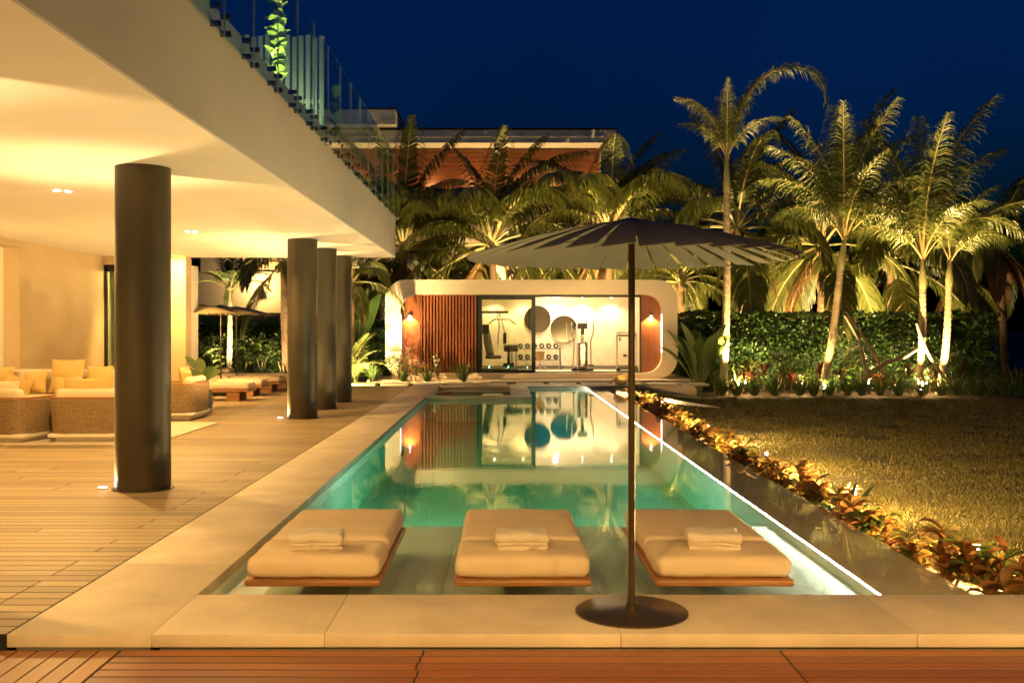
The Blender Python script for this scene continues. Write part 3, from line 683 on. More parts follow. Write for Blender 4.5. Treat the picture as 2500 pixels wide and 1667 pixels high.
mb_('leg_rollers', M['rubber'], lambda b: (b.tube([(.0,33.0,.42),(.16,33.0,.42)], .07, 12), b.tube([(.22,33.0,.42),(.38,33.0,.42)], .07, 12), b.bar((.19,33.0,.25),(.19,33.0,1.0),.09)), True)
pc = thing('curl_bench', 'grey preacher curl bench beside the multi gym', 'gym machine', (.35, 33.4, .215))
MB().rbox(.02,33.2,.86,.52,33.5,1.1,.05).build('arm_pad', M['gymgrey'], pc, True); MB().bar((.3,33.35,.22),(.3,33.35,.9),.07).build('post', M['steel'], pc)
MB().box(.1,33.1,.216,.5,33.6,.25).build('foot', M['rubber'], pc)
st = thing('spin_stool', 'small steel framed exercise stool standing before the rack', 'stool', (1.25, 33.3, .215))
MB().lathe([(.06,.33),(.13,.40),(.17,.62),(.17,.66),(.02,.67)], 18, (1.25,33.3,.215)).build('seat', M['gold'], st, True)
MB().tube([(1.25,33.3,.25),(1.25,33.3,.6)], .03, 8).build('post', M['steel'], st)
for s in (-1,1): MB().tube([(1.25,33.3,.40),(1.25+s*.2,33.3,.34),(1.25+s*.24,33.3,.22)], .022, 8).build('leg', M['steel'], st, True)
# round wooden stool at the pool's far end
ws = thing('round_stool', 'round pale wooden stool on the far corner of the pool coping', 'stool', (3.42, 28.5, 0))
MB().lathe([(.06,.0),(.17,.05),(.225,.16),(.225,.2),(.18,.30),(.05,.345)], 28, (3.42,28.5,.0)).build('body', M['gold'], ws, True)
#--SECTION3--
# ================================================================== DAYBEDS IN THE WATER, TOWELS, PARASOL
def daybed(x0, x1, label):
    y0, y1 = 6.15, 7.80; t = thing('daybed', label, 'daybed', ((x0+x1)/2, 7, -.2), 'daybeds on the pool shelf')
    MB().rbox(x0-.005, y0-.01, -.005, x1+.005, y1, .038, .014, seg=2, inner=1).build('frame', M['teak'], t, True)
    MB().box(x0+.16, y0+.22, -.035, x1-.16, y1-.2, -.006).build('slat_base', M['teak'], t)
    for xx_ in (x0+.28, x1-.38):
        for yy_ in (y0+.75, y1-.4): MB().box(xx_, yy_, -.20, xx_+.1, yy_+.1, -.036).build('leg', M['teak'], t)
    MB().rbox(x0, y0, .042, x1, y0+.556, .176, .056, puff=.012, seg=5, inner=8, rough=.006, seed=x0).build('cushion', M['cushion'], t, True, angle=80)
    MB().rbox(x0+.008, y0+.566, .042, x1-.008, y1, .186, .056, puff=.014, seg=5, inner=9, rough=.006, seed=x1).build('cushion', M['cushion'], t, True, angle=80)
daybed(-1.614, -.774, 'cream cushioned daybed in the water beside the long side coping')
daybed(-.302, .549, 'cream cushioned daybed standing in the water between the other two')
daybed(.956, 1.82, 'cream cushioned daybed in the water beside the light strip')
def towel(cx, cy, rz, label, seed):
    t = thing('folded_towel', label, 'towel', (cx, cy, .188), 'towels on the daybeds'); z = .188
    r = random.Random(seed)
    def lay(x0, x1, y0, y1, z0, z1, nm, sd):
        b = MB().rbox(x0, y0, z0, x1, y1, z1, .028, puff=.008, seg=6, inner=11, rough=.015, seed=sd)
        ca, sa = math.cos(rz), math.sin(rz); b.v = [(cx + x*ca - y*sa, cy + x*sa + y*ca, zz) for x, y, zz in b.v]
        b.build(nm, M['towel'], t, True, angle=80)
    lay(-.160, .164, -.084, .105, z-.006, z+.026, 'fold', seed)
    lay(-.170, .158, -.094, .10, z+.022, z+.052, 'fold', seed+3)
    lay(-.180, .168, -.108, .108, z+.045, z+.106, 'fold', seed+7)
towel(-1.205, 6.38, .10, 'folded cream towel on the daybed by the long side coping', 1)
towel(.125, 6.40, .03, 'folded cream towel on the daybed between the other two', 5)
towel(1.37, 6.40, -.12, 'folded cream towel on the daybed by the light strip', 9)

GP = 'leaf petal parasols'
par = thing('parasol', 'large bronze parasol with overlapping petal canopy on the front coping', 'parasol', (0,0,0), GP)
MB().lathe([(.318,0),(.318,.008),(.31,.014),(.03,.016),(.03,.05),(.022,.055)], 64).build('base', M['bronze'], par, True)
MB().tube([(0,0,.01),(0,0,2.20)], .0195, 20).build('pole', M['bronze'], par, True)
MB().lathe([(.045,2.13),(.055,2.16),(.05,2.2),(.10,2.215),(.02,2.235)], 24).build('hub', M['bronze'], par, True)
NP = 32
pe = MB()
for lay in (0, 1):
    for i in range(6):
        t = i/5; r_ = .05 + .88*t; z = 2.215 - .035*t - .175*t**1.5; wd_ = .02 + .148*t
        tilt = .05 + .05*t
        for s in (-1, 1):
            pe.v.append((r_ + (s*.010 if i == 5 else 0), s*wd_/2, z + s*wd_/2*tilt - lay*.004))
for lay in (0, 1):
    for i in range(5):
        a = lay*12 + i*2; q = (a, a+1, a+3, a+2); pe.f.append(q if lay else q[::-1])
for i in range(5):
    pe.f += [(i*2, i*2+2, 12+i*2+2, 12+i*2), (i*2+1, 12+i*2+1, 12+i*2+3, i*2+3)]
pe.f += [(10, 11, 23, 22), (0, 12, 13, 1)]
po = pe.build('p', M['fabric_lit']); pme = po.data; bpy.data.objects.remove(po)
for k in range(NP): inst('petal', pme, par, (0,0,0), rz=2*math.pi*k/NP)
rb = MB()
rbm = MB().bar((.03,0,2.155),(.45,0,2.10),.008,.008).build('p', M['fabric']); rme = rbm.data; bpy.data.objects.remove(rbm)
for k in range(8): inst('rib', rme, par, (0,0,0), rz=2*math.pi*(k+.5)/8)
far_par = []
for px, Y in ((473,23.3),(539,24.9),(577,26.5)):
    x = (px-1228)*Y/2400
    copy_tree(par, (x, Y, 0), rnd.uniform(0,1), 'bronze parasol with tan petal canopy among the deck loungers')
par.location = (.73, 5.58, .0)
pm_shaded = pme.copy(); pm_shaded.materials[0] = M['fabric']; pm_shaded.materials.append(M['canopytop_shaded'])  # near parasol only: upper petal faces get the painted shade
for i_, pl in enumerate(pm_shaded.polygons): pl.material_index = 1 if i_ < 5 else 0
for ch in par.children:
    if ch.name.startswith('petal'): ch.data = pm_shaded

# ================================================================== DECK LOUNGERS
GL = 'loungers in a row on the deck'
def lounger(y, x1, label):
    x0 = x1 - 2.05; t = thing('deck_lounger', label, 'lounger', ((x0+x1)/2, y, 0), GL); h = .36
    MB().rbox(x0, y-.36, .20, x1, y+.36, .245, .012, seg=2, inner=1).build('frame', M['teak'], t, True)
    for xx_ in (x0+.3, x1-.36):
        for s in (-1, 1): MB().rbox(xx_-.14, y+s*.30-.05, -.005, xx_+.14, y+s*.30+.05, .199, .008, seg=1, inner=1).build('leg', M['teak'], t)
    MB().rbox(x0+.72, y-.345, .25, x1-.01, y+.345, .40, .055, puff=.01, seg=4, inner=5).build('cushion', M['cushion'], t, True, angle=80)
    MB().rbox(x0+.01, y-.345, .25, x0+.71, y+.345, .40, .055, puff=.01, seg=4, inner=5).build('cushion', M['cushion'], t, True, angle=80)
    MB().rbox(x0+.03, y-.25, .41, x0+.25, y+.25, .54, .06, seg=4, inner=4).build('head_roll', M['cushion'], t, True, angle=80)
lounger(22.45, -5.72, 'cream deck lounger next to the grey planter')
lounger(24.05, -5.80, 'cream deck lounger second from the grey planter')
lounger(25.65, -5.74, 'cream deck lounger third from the grey planter')
lounger(27.2, -5.70, 'cream deck lounger at the garden end of the row')

# ================================================================== TERRACE LOUNGE
def pillow(name, c, w_, h_, th, rz, tilt, m, label, roll=0):
    b = MB(); n = 10; mt = Matrix.Translation(c) @ Matrix.Rotation(rz, 4, 'Z') @ Matrix.Rotation(tilt, 4, 'X') @ Matrix.Rotation(roll, 4, 'Y')
    for sg in (-1, 1):
        o = len(b.v)
        for i in range(n+1):
            for j in range(n+1):
                u = -1+2*i/n; v_ = -1+2*j/n; e = (1-u*u)*(1-v_*v_)
                px_ = u*w_/2*(1-.07*(1-v_*v_)); pz = v_*h_/2*(1-.07*(1-u*u))
                b.v.append(tuple(mt @ Vector((px_, sg*th/2*e**.45 + .006*noise.noise(Vector((u*3+c[0], v_*3, sg))), pz))))
        for i in range(n):
            for j in range(n):
                q = (o+i*(n+1)+j, o+(i+1)*(n+1)+j, o+(i+1)*(n+1)+j+1, o+i*(n+1)+j+1); b.f.append(q if sg < 0 else q[::-1])
    me_o = b.build(name, m, None, True, angle=75); return tag(me_o, label, 'pillow', 'pillows on the terrace seating')
sofa = thing('sofa', 'long low cream sofa against the terrace wall', 'sofa', (-8.4, 17.7, 0))
MB().rbox(-10.6, 17.2, 0, -7.0, 18.05, .22, .02, seg=2, inner=1).build('base', M['white'], sofa, True)
MB().rbox(-10.6, 17.15, .22, -8.82, 17.9, .44, .06, puff=.01, seg=4, inner=6).build('seat_cushion', M['pillowl'], sofa, True, angle=80)
MB().rbox(-8.80, 17.15, .22, -7.02, 17.9, .44, .06, puff=.01, seg=4, inner=6).build('seat_cushion', M['pillowl'], sofa, True, angle=80)
MB().rbox(-10.6, 17.82, .22, -7.0, 18.07, .88, .07, seg=4, inner=6).build('backrest', M['pillowl'], sofa, True, angle=80)
pillow('throw_pillow', (-9.05,17.65,.70), .50,.50,.2, .2, -.25, M['pillow'], 'ochre square pillow leaning at the wall end of the sofa')
pillow('throw_pillow', (-8.62,17.45,.60), .48,.36,.18, .35, -.35, M['pillow'], 'ochre pillow slumped forward on the sofa', .3)
pillow('throw_pillow', (-8.40,17.66,.66), .42,.40,.18, 0, -.2, M['pillow'], 'ochre pillow upright on the sofa between the slumped and the tall one')
pillow('throw_pillow', (-7.83,17.66,.77), .62,.62,.22, -.05, -.2, M['pillow'], 'tall ochre pillow standing on the sofa behind the armchair')
pillow('throw_pillow', (-7.72,17.45,.60), .46,.34,.16, .1, -.3, M['pillow'], 'small ochre pillow in front of the tall one on the sofa')
pillow('throw_pillow', (-7.25,17.66,.72), .48,.48,.2, 0, -.2, M['pillow'], 'ochre pillow at the end of the sofa next to the bronze column')
def armchair(loc, rz, label, rope=True):
    t = thing('armchair', label, 'armchair', (0,0,0), 'rope armchairs round the rug')
    W_, D_, r_ = .50, .46, .2; path = []
    path.append((-W_, D_, -1, 0)); path.append((-W_, -D_+r_, -1, 0))
    for k in range(1, 8): a = R(180 + 90*k/8); path.append((-W_+r_+r_*math.cos(a), -D_+r_+r_*math.sin(a), math.cos(a), math.sin(a)))
    for k in range(0, 9): a = R(270 + 90*k/8); path.append((W_-r_+r_*math.cos(a), -D_+r_+r_*math.sin(a), math.cos(a), math.sin(a)))
    path.append((W_, D_, 1, 0))
    prof = [(0, .12)]; n = 22
    for i in range(n):
        z0 = .12 + .5*i/n; z1 = .12 + .5*(i+1)/n; k = .03*i/n
        prof += [(.012+k, z0+.002), (.022+k, (z0+z1)/2), (.012+k, z1-.002)]
    prof += [(.03, .625), (-.02, .62), (-.03, .12)]
    MB().sweep(path, prof).build('rope_back', M['rope'], t, True, angle=25)
    MB().sweep(path, [(-.02,.62),(.045,.62),(.045,.645),(-.02,.645)]).build('top_rail', M['teak'], t)
    MB().rbox(-.52, -.48, .07, .52, .50, .13, .02, seg=2, inner=1).build('rim', M['white'], t, True)
    MB().rbox(-.44, -.40, 0, .44, .42, .069, .02, seg=2, inner=1).build('plinth', M['white'], t, True)
    MB().rbox(-.46, -.40, .131, .46, .50, .40, .07, puff=.015, seg=4, inner=6).build('seat_cushion', M['pillowl'], t, True, angle=80)
    MB().rbox(-.44, -.43, .40, .44, -.27, .76, .07, seg=4, inner=5).build('back_cushion', M['pillowl'], t, True, angle=80)
    t.location = loc; t.rotation_euler = (0,0,rz); return t
armchair((-7.15, 14.35, 0), -.22, 'brown rope armchair with its back to the pool, further from the column')
armchair((-5.95, 14.4, 0), .05, 'brown rope armchair with its back to the pool, next to the bronze column')
armchair((-5.95, 17.9, 0), R(90), 'rope armchair seen from the side beside the grey planter')
pillow('lumbar_pillow', (-5.98,14.16,.76), .72,.30,.18, .05, -.15, M['pillow'], 'long cream lumbar pillow on the armchair next to the column')
pillow('lumbar_pillow', (-7.2,14.1,.74), .6,.26,.18, -.2, -.15, M['pillowl'], 'pale lumbar pillow on the armchair further from the column')
pillow('throw_pillow', (-5.75,17.85,.70), .5,.5,.18, R(90), -.2, M['pillow'], 'ochre pillow on the armchair beside the planter')
ct = thing('coffee_table', 'low cream coffee table on the rug between the armchairs and sofa', 'table', (-6.9, 16.0, 0))
MB().rbox(-7.6, 15.6, .30, -6.2, 16.4, .36, .02, seg=2, inner=1).build('top', M['white'], ct, True)
MB().rbox(-7.35, 15.75, .012, -6.45, 16.25, .30, .02, seg=2, inner=1).build('base', M['pillowl'], ct, True)
tag(MB().rbox(-10, 13.65, -.004, -4.9, 16.95, .010, .005, seg=1, inner=1).build('rug', M['rug']), 'large cream rug under the terrace seating', 'rug')
def paddle_plant(name, loc, n, H, W, label, seed, spread=1.0, pot=False, group=None, m='bop', faces=None):
    r = random.Random(seed); t = thing(name, label, 'plant', loc, group)
    base = Vector(loc)
    if pot:
        MB().lathe([(.13,0),(.165,.02),(.19,.2),(.165,.43),(.15,.43),(.14,.39),(.001,.38)], 28, loc).build('pot', M['pot'], t, True); base = base + Vector((0,0,.38))
    for i in range(n):
        az = (i*2.399 + r.uniform(-.3,.3)) if faces is None else R(faces[i % len(faces)] + r.uniform(-12,12))
        L = H * r.uniform(.7, 1.12); b = MB().leaf(base, az, r.uniform(66, 86) - (1-spread)*0, L, W*r.uniform(.8,1.15), r.uniform(30, 85)*spread, 11, 'paddle', .16, r.uniform(-.9,.9))
        b.build('leaf', M[m], t, True, angle=80)
        pts = [b.v[k*3+1] for k in range(0, 9)]
        MB().tube([(p[0],p[1],p[2]-.006) for p in pts], [.022*H/1.6*(1-.09*k) for k in range(9)], 6).build('stalk', M['stem'], t, True)
    return t
paddle_plant('potted_plant', (-5.83, 19.1, 0), 7, .85, .17, 'dark grey planter with a broad leaved plant beside the rope armchair', 4, .9, True)
#--SECTION4--
# ================================================================== PALMS
def frond_mesh(L, el, bend, nleaf, ll, wd, hang, seed, mleaf, plume=0, p=1.25, az_wob=0):
    "one arching frond in the XZ plane (+X outward): stem tube and leaflets, as two meshes"
    r = random.Random(seed); seg = 14; pts = []; tang = []; q = Vector((0,0,0))
    for i in range(seg+1):
        t = i/seg; e = R(el - bend*t**p); d = Vector((math.cos(e), math.sin(az_wob*t)*.3, math.sin(e))).normalized()
        if i: q = q + d*L/seg
        pts.append(q.copy()); tang.append(d)
    st = MB().tube(pts, [.045*(1-t/seg*.9)*L/3.6 for t in range(seg+1)], 5)
    b = MB()
    for i in range(nleaf):
        t = .2 + .8*(i + r.uniform(-.2,.2))/nleaf; t = min(.999, t); k = int(t*seg); f = t*seg - k
        base = pts[k].lerp(pts[min(seg,k+1)], f); d = tang[k].lerp(tang[min(seg,k+1)], f).normalized()
        sd0 = Vector((0,1,0)); up = d.cross(sd0) * -1
        if up.z < 0 and abs(d.z) < .98: up = -up
        prof = math.sin(math.pi*min(1, .22 + t*.72))**.7
        for s in (-1, 1):
            if r.random() < .03: continue
            a = R(68 - 38*t + r.uniform(-5,5)); roll = r.uniform(-1,1)*plume + .25
            out = (sd0*s*math.cos(roll) + up*math.sin(roll)).normalized()
            dr = (d*math.cos(a) + out*math.sin(a)).normalized(); ln = ll*prof*r.uniform(.85,1.1)
            wv = d.cross(dr).cross(dr).normalized()
            if wv.length < .1: wv = d
            p1 = base + dr*ln*.5 + Vector((0,0,-1))*hang*ln*.16
            d2 = (dr + Vector((0,0,-1))*hang).normalized(); p2 = p1 + d2*ln*.32; p3 = p2 + (d2 + Vector((0,0,-1))*hang*.9).normalized()*ln*.25
            w_ = wd*(.6+.5*prof); o = len(b.v)
            b.v += [tuple(base-wv*w_*.3), tuple(base+wv*w_*.3), tuple(p1-wv*w_*.5), tuple(p1+wv*w_*.5), tuple(p2-wv*w_*.36), tuple(p2+wv*w_*.36), tuple(p3)]
            b.f += [(o,o+1,o+3,o+2), (o+2,o+3,o+5,o+4), (o+4,o+5,o+6)]
    so = st.build('s', M['rachis'], None, True, angle=70).data; lo = b.build('l', mleaf).data
    for o in [o for o in COL.objects if o.data in (so, lo)]: bpy.data.objects.remove(o)
    return so, lo
def put_frond(t, fm, top, az, sc_=1, m=None):
    # one frond = stem (part) with its leaflets (sub-part)
    s = inst('frond', fm[0], t, Vector(top) - parent_origin(t), az, sc_)
    l = bpy.data.objects.new('leaflets', fm[1]); COL.objects.link(l); l.parent = s
    if m: l.material_slots[0].link = 'OBJECT'; l.material_slots[0].material = m
FOX = [frond_mesh(3.1, e, b_, 100, .62, .028, .95, i, M['frond'], .9) for i, (e, b_) in enumerate(((87,42),(82,62),(74,85),(60,100),(40,95)))]
COCO = [frond_mesh(4.2, e, b_, 104, 1.0, .046, 1.15, 20+i, M['coco'], .12) for i, (e, b_) in enumerate(((86,45),(76,75),(64,100),(50,115),(32,112),(12,92),(-15,62),(-40,40)))]
def trunk(t, pts, r0, r1, m, rings=18, name='trunk', ring_amp=.06):
    P_ = [Vector(p) for p in pts]; out = []; rad = []; n = rings*3
    for i in range(n+1):
        s = i/n*(len(P_)-1); k = min(len(P_)-2, int(s)); f = s-k
        p0 = P_[max(0,k-1)]; p1 = P_[k]; p2 = P_[k+1]; p3 = P_[min(len(P_)-1,k+2)]
        q = .5*((2*p1) + (p2-p0)*f + (2*p0-5*p1+4*p2-p3)*f*f + (3*p1-p0-3*p2+p3)*f**3)
        out.append(q); rad.append((r0+(r1-r0)*i/n)*(1 + (ring_amp if i % 3 == 0 else (-ring_amp*.6 if i % 3 == 1 else 0)) + .04*noise.noise(q*2)) * (1.25 - .25*min(1, i/6)))
    MB().tube(out, rad, 14).build(name, m, t, True, angle=60)
def foxtail(base, top, r0, fronds, label, shaft=1.1, seed=1):
    t = thing('foxtail_palm', label, 'palm tree', base, 'spotlit palms in the lawn border')
    b, tp = Vector(base), Vector(top); mid = b.lerp(tp, .5) + Vector((.06,0,0))
    trunk(t, [b - Vector((0,0,.1)), mid, tp], r0, r0*.78, M['trunk'], 22)
    d = (tp - mid).normalized(); tip = tp + d*shaft
    MB().tube([tp - d*.05, tp + d*.2, tp + d*shaft*.6, tip], [r0*.8, r0*.95, r0*.6, r0*.25], 12).build('crownshaft', M['shaft'], t, True)
    for k, az, s in fronds: put_frond(t, FOX[k] if not isinstance(k, tuple) else k, tp + d*shaft*.75, R(az), s)
    return t
ARCH = frond_mesh(5.8, 78, 165, 130, .66, .030, .8, 77, M['frond'], .8, 2.4)
foxtail((6.98,31.2,-.42), (7.1,31.2,6.0), .13, [(ARCH, 5, 1.0), (0, 10, .95), (1, 150, .95), (1, 200, .8), (0, 260, .85), (2, 330, .75), (0, 95, .8), (2, 190, .7), (1, 60, .8)], 'tallest spotlit palm next to the gym pavilion, one frond arching over', 1.3)
foxtail((10.05,31.0,-.42), (10.65,31.0,3.5), .135, [(0, 80, 1.7), (0, 25, 1.8), (1, 175, 1.3), (1, 20, 1.5), (2, 185, 1.2), (0, 250, 1.45), (2, 340, 1.2), (1, 290, 1.1), (0, 140, 1.5), (3, 0, 1.2), (0, 310, 1.5), (1, 110, 1.3), (3, 200, 1.0)], 'spotlit palm leaning over its forked prop branches', 1.2)
foxtail((12.95,30.7,-.42), (13.1,30.7,2.9), .125, [(0, 70, 1.75), (0, 350, 1.8), (1, 5, 1.5), (1, 150, 1.4), (2, 170, 1.2), (0, 270, 1.5), (3, 10, 1.35), (1, 40, 1.4), (2, 300, 1.0), (0, 180, 1.55), (0, 120, 1.5), (3, 190, 1.0)], 'slim spotlit palm with a crooked prop branch and ringed trunk', 1.2)
foxtail((13.95,31.4,-.42), (14.25,31.4,3.0), .13, [(1, 20, 1.1), (2, 340, 1.15), (3, 30, 1.1), (2, 160, .9), (1, 230, .8), (0, 90, 1.0), (3, 300, .8)], 'spotlit palm with widely spaced dark trunk rings at the far border end', 1.0)
def coconut(crown, base_dx, label, n=15, s=1, seed=1, trunk_r=.16, ground=-.4, dead=2, kinds=None, name='coconut_palm', grp='coconut palms behind the garden'):
    r = random.Random(seed); crown = Vector(crown); base = Vector((crown.x + base_dx, crown.y, ground))
    t = thing(name, label, 'palm tree', base, grp)
    trunk(t, [base, base.lerp(crown, .5) + Vector((-base_dx*.15,0,0)), crown], trunk_r*1.15, trunk_r*.8, M['trunkd'], 26)
    for i in range(n):
        k = min(7, int(i/n*7 + r.uniform(0, .99))); 
        az = i*2.399 + r.uniform(-.25,.25)
        if -6 < crown.x < 7.5 and crown.y > 36 and math.sin(az) < -.15 and k > 2: k = 2
        put_frond(t, COCO[k], crown, az, s*r.uniform(.85,1.1))
    if -6 < crown.x < 7.5 and crown.y > 36:
        for j, az in enumerate((2, 20, -14, 168, 186, 200, 60, 120)): put_frond(t, COCO[(4,5,3,4,5,3,5,6)[j]], crown, R(az), s*r.uniform(.8,1.0))
    for i in range(dead): put_frond(t, COCO[7], crown - Vector((0,0,.15)), r.uniform(0.2,2.9) if crown.x < 7.5 else r.uniform(0,6.28), s*.55, M['dead'])
    for i in range(4): a = i*1.6 + r.uniform(0,.5); MB().rbox(crown.x+.2*math.cos(a)-.09, crown.y+.2*math.sin(a)-.09, crown.z-.35, crown.x+.2*math.cos(a)+.09, crown.y+.2*math.sin(a)+.09, crown.z-.1, .085, seg=2, inner=1).build('coconut', M['trunkd'], t, True)
    return t
c = at(1200, 600, 39.5); coconut(c, .5, 'coconut palm behind the pavilion roof, before the brown cladding', 22, 1.3, 3)
c = at(1490, 575, 39.5); coconut(c, -.3, 'coconut palm behind the pavilion rising over the near parasol', 22, 1.32, 8)
c = at(985, 610, 39.5); coconut(c, -.3, 'coconut palm between the glass balcony end and the pavilion', 20, 1.3, 12)
c = at(1800, 560, 37.5); coconut(c, .2, 'dark coconut palm directly behind the tallest spotlit palm', 17, 1.25, 21)
c = at(2010, 600, 36.5); coconut(c, -.2, 'coconut palm with reddish crown behind the leaning palm', 18, 1.2, 27, dead=4)
c = at(2175, 640, 37.5); coconut(c, .1, 'coconut palm behind the slim ringed palm', 16, 1.15, 33)
c = at(1660, 690, 39); coconut(c, .3, 'low coconut palm past the corner of the pavilion', 13, .85, 37)
c = at(2440, 600, 38); coconut(c, .3, 'dusky coconut palm with dry brown fronds at the dark end of the hedge', 14, 1.0, 41, dead=7)
c = at(2330, 690, 39.5); coconut(c, -.2, 'low coconut palm in the gloom behind the hedge end', 12, .85, 46, dead=5)
c = at(693, 640, 30.5); coconut(c, .1, 'brown trunked palm beyond the terrace roof edge', 13, .62, 52, .13, -.1, 1)
c = at(862, 690, 31.0); coconut(c, -.1, 'small palm beside the end column and the paddle leaved plant', 11, .52, 58, .09, -.1, 1)
def small_palm():
    t = thing('small_palm', 'young ringed palm with a few arching fronds behind the loungers', 'palm tree', (-8.6, 30.8, -.05))
    trunk(t, [(-8.6,30.8,-.1),(-8.56,30.8,1.2),(-8.55,30.8,2.5)], .10, .07, M['trunk'], 14)
    MB().tube([(-8.55,30.8,2.45),(-8.55,30.8,2.9)], [.075,.04], 10).build('crownshaft', M['shaft'], t, True)
    F = [frond_mesh(1.5, e, b_, 34, .42, .035, .35, 90+e, M['frond'], .1) for e, b_ in ((78,40),(62,85),(48,100))]
    for k, az in ((1,5),(1,175),(0,30),(0,140),(2,350),(2,200),(1,300),(1,240),(0,90)): put_frond(t, F[k], (-8.55,30.8,2.8), R(az), 1)
small_palm()
# prop branches leaning on the palms
def prop(pts, r_, label):
    b = MB().tube(pts, r_, 8); tag(b.build('prop_branch', M['branch'], None, True, angle=70), label, 'branch', 'branches propping the palms')
prop([at(2063,770,30.9), at(2098,830,30.6), at(2112,900,30.3), at(2122,922,30.2)], [.04,.05,.055,.05], 'straight prop branch leaning steeply on the leaning palm')
prop([at(2066,762,30.95), at(2100,810,30.7), at(2140,875,30.5), at(2160,918,30.4)], [.04,.05,.055,.05], 'longer prop branch splayed out from the leaning palm')
prop([at(2247,848,30.5), at(2205,873,30.4), at(2165,885,30.3), at(2130,908,30.2), at(2108,928,30.1)], [.04,.055,.06,.065,.06], 'crooked prop branch reaching sideways to the slim palm')
prop([at(2238,790,30.55), at(2252,830,30.5), at(2270,870,30.4), at(2300,915,30.4), at(2318,932,30.4)], [.04,.06,.055,.05,.05], 'prop branch slanting from the slim palm towards the ringed one')
prop([at(1757,812,31.0), at(1764,850,31.0), at(1768,905,31.0)], [.025,.035,.04], 'short forked prop branch tied to the tallest palm')

# ================================================================== HEDGES
def hedge(x0, x1, y0, y1, z0, z1, label, n, size, seed, m='hedge'):
    rs = np.random.RandomState(seed); t = thing('hedge', label, 'hedge', ((x0+x1)/2, (y0+y1)/2, z0))
    core = MB(); nx = int((x1-x0)/.5); nz = 6
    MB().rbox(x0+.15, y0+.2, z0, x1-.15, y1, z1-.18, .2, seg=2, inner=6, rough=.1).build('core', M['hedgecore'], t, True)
    b = MB()
    for i in range(n):
        u = rs.rand(); x = x0 + (x1-x0)*u; top = rs.rand() < .22
        zt = z1 + .16*noise.noise(Vector((x*.8, 0, seed))) + .08*noise.noise(Vector((x*3, 1, seed)))
        if top: y = y0 + (y1-y0)*rs.rand()**1.5; z = zt - abs(rs.randn())*.07
        else: y = y0 + abs(rs.randn())*.13; z = z0 + (zt-z0)*rs.rand()
        y += .30*noise.noise(Vector((x*1.0, z*1.3, seed))) + .12*noise.noise(Vector((x*4, z*4, seed)))
        s = size*(.6+.8*rs.rand()); az = rs.rand()*6.28 if top else -1.57 + rs.randn()*.9; el = rs.randn()*.6 + .2
        d = Vector((math.cos(az)*math.cos(el), math.sin(az)*math.cos(el), math.sin(el))); sd = d.cross(Vector((rs.randn()*.4, rs.randn()*.4, 1))).normalized()
        p = Vector((x, y, z)); nrm = sd.cross(d)
        o = len(b.v); b.v += [tuple(p), tuple(p+d*s*.5+sd*s*.34+nrm*s*.08), tuple(p+d*s), tuple(p+d*s*.5-sd*s*.34+nrm*s*.08)]; b.f += [(o,o+1,o+2),(o,o+2,o+3)]
    b.build('foliage', M[m], t, kind='stuff')
hedge(5.95, 16.8, 33.3, 34.9, -.45, 2.15, 'clipped dark green hedge behind the spotlit palms', 17000, .12, 3)
hedge(-16, -2.6, 33.6, 35.0, -.1, 1.92, 'clipped dark green hedge behind the loungers and the small palm', 15000, .12, 6)

# ================================================================== BORDER PLANTS
def mesh_of(b, m, smooth=True):
    o = b.build('p', m, None, smooth, angle=80); me = o.data; bpy.data.objects.remove(o); return me
def clump_mesh(seed, n=70, H=.62, W=.022):
    r = random.Random(seed); b = MB()
    for i in range(n):
        a = r.uniform(0,6.28); q = r.uniform(0,.09); b.leaf((q*math.cos(a), q*math.sin(a), 0), a + r.uniform(-.5,.5), r.uniform(55,89), H*r.uniform(.6,1.15), W*r.uniform(.7,1.3), r.uniform(10,75), 4, 'strap', .15)
    return mesh_of(b, M['clump'])
CL = [clump_mesh(s) for s in (1,2,3,4)]
def clump(px, Y, z, s, label, group, k):
    x = (px-1228)*Y/2400; t = thing('grass_clump', label, 'plant', (x, Y, z), group); inst('blades', CL[k % 4], t, (0,0,0), k*1.3, s)
GR = 'grass clumps edging the lawn border'
for k, px in enumerate((1760,1800,1842,1893,1952,1987,2024,2069,2104,2149,2193,2250,2299,2338,2376,2413,2455,2490)):
    clump(px, 30.35 + .12*((k*7) % 5)/5, -.44, (1.25,1.35,1.2,1.55,1.15,1.3,1.2)[k % 7], 'arching green grass clump along the front of the lawn border', GR, k)
GLg = 'grass clumps behind the loungers'
for k, px in enumerate((455,487,520,600,626,652,678,700)): clump(px, 28.6 + .5*(k % 2), -.05, (1.0,1.25,1.1,1.3)[k % 4], 'spiky green grass clump behind the loungers', GLg, k)
for k, (px, s) in enumerate(((863,.75),(912,.95),(984,1.05),(1044,1.1),(1130,1.25))):
    clump(px, 30.7 + .1*k, -.03, s, ('large round grass clump before the cedar slats' if px == 1130 else 'green grass clump in the bed before the pavilion'), None if px == 1130 else 'grass clumps before the pavilion', k)
def rosette_mesh(seed, n, L, W, m, prof='ellipse', stems=5, H=.35, el=(20,75)):
    r = random.Random(seed); b = MB()
    for s in range(stems):
        a0 = r.uniform(0,6.28); q = r.uniform(0,.16) if stems > 1 else 0; tipp = Vector((q*math.cos(a0), q*math.sin(a0), H*r.uniform(.5,1.1)))
        for i in range(n):
            h = r.uniform(.45,1); base = Vector((tipp.x*h, tipp.y*h, tipp.z*h))
            b.leaf(base, r.uniform(0,6.28), r.uniform(*el), L*r.uniform(.65,1.15), W*r.uniform(.7,1.2), r.uniform(20,90), 4, prof, .22, r.uniform(-.4,.4))
    return mesh_of(b, m)
CRO = [rosette_mesh(s, 15, .155, .06, M['croton' if s % 2 else 'crotong']) for s in (1,2,3,4,5,6)]
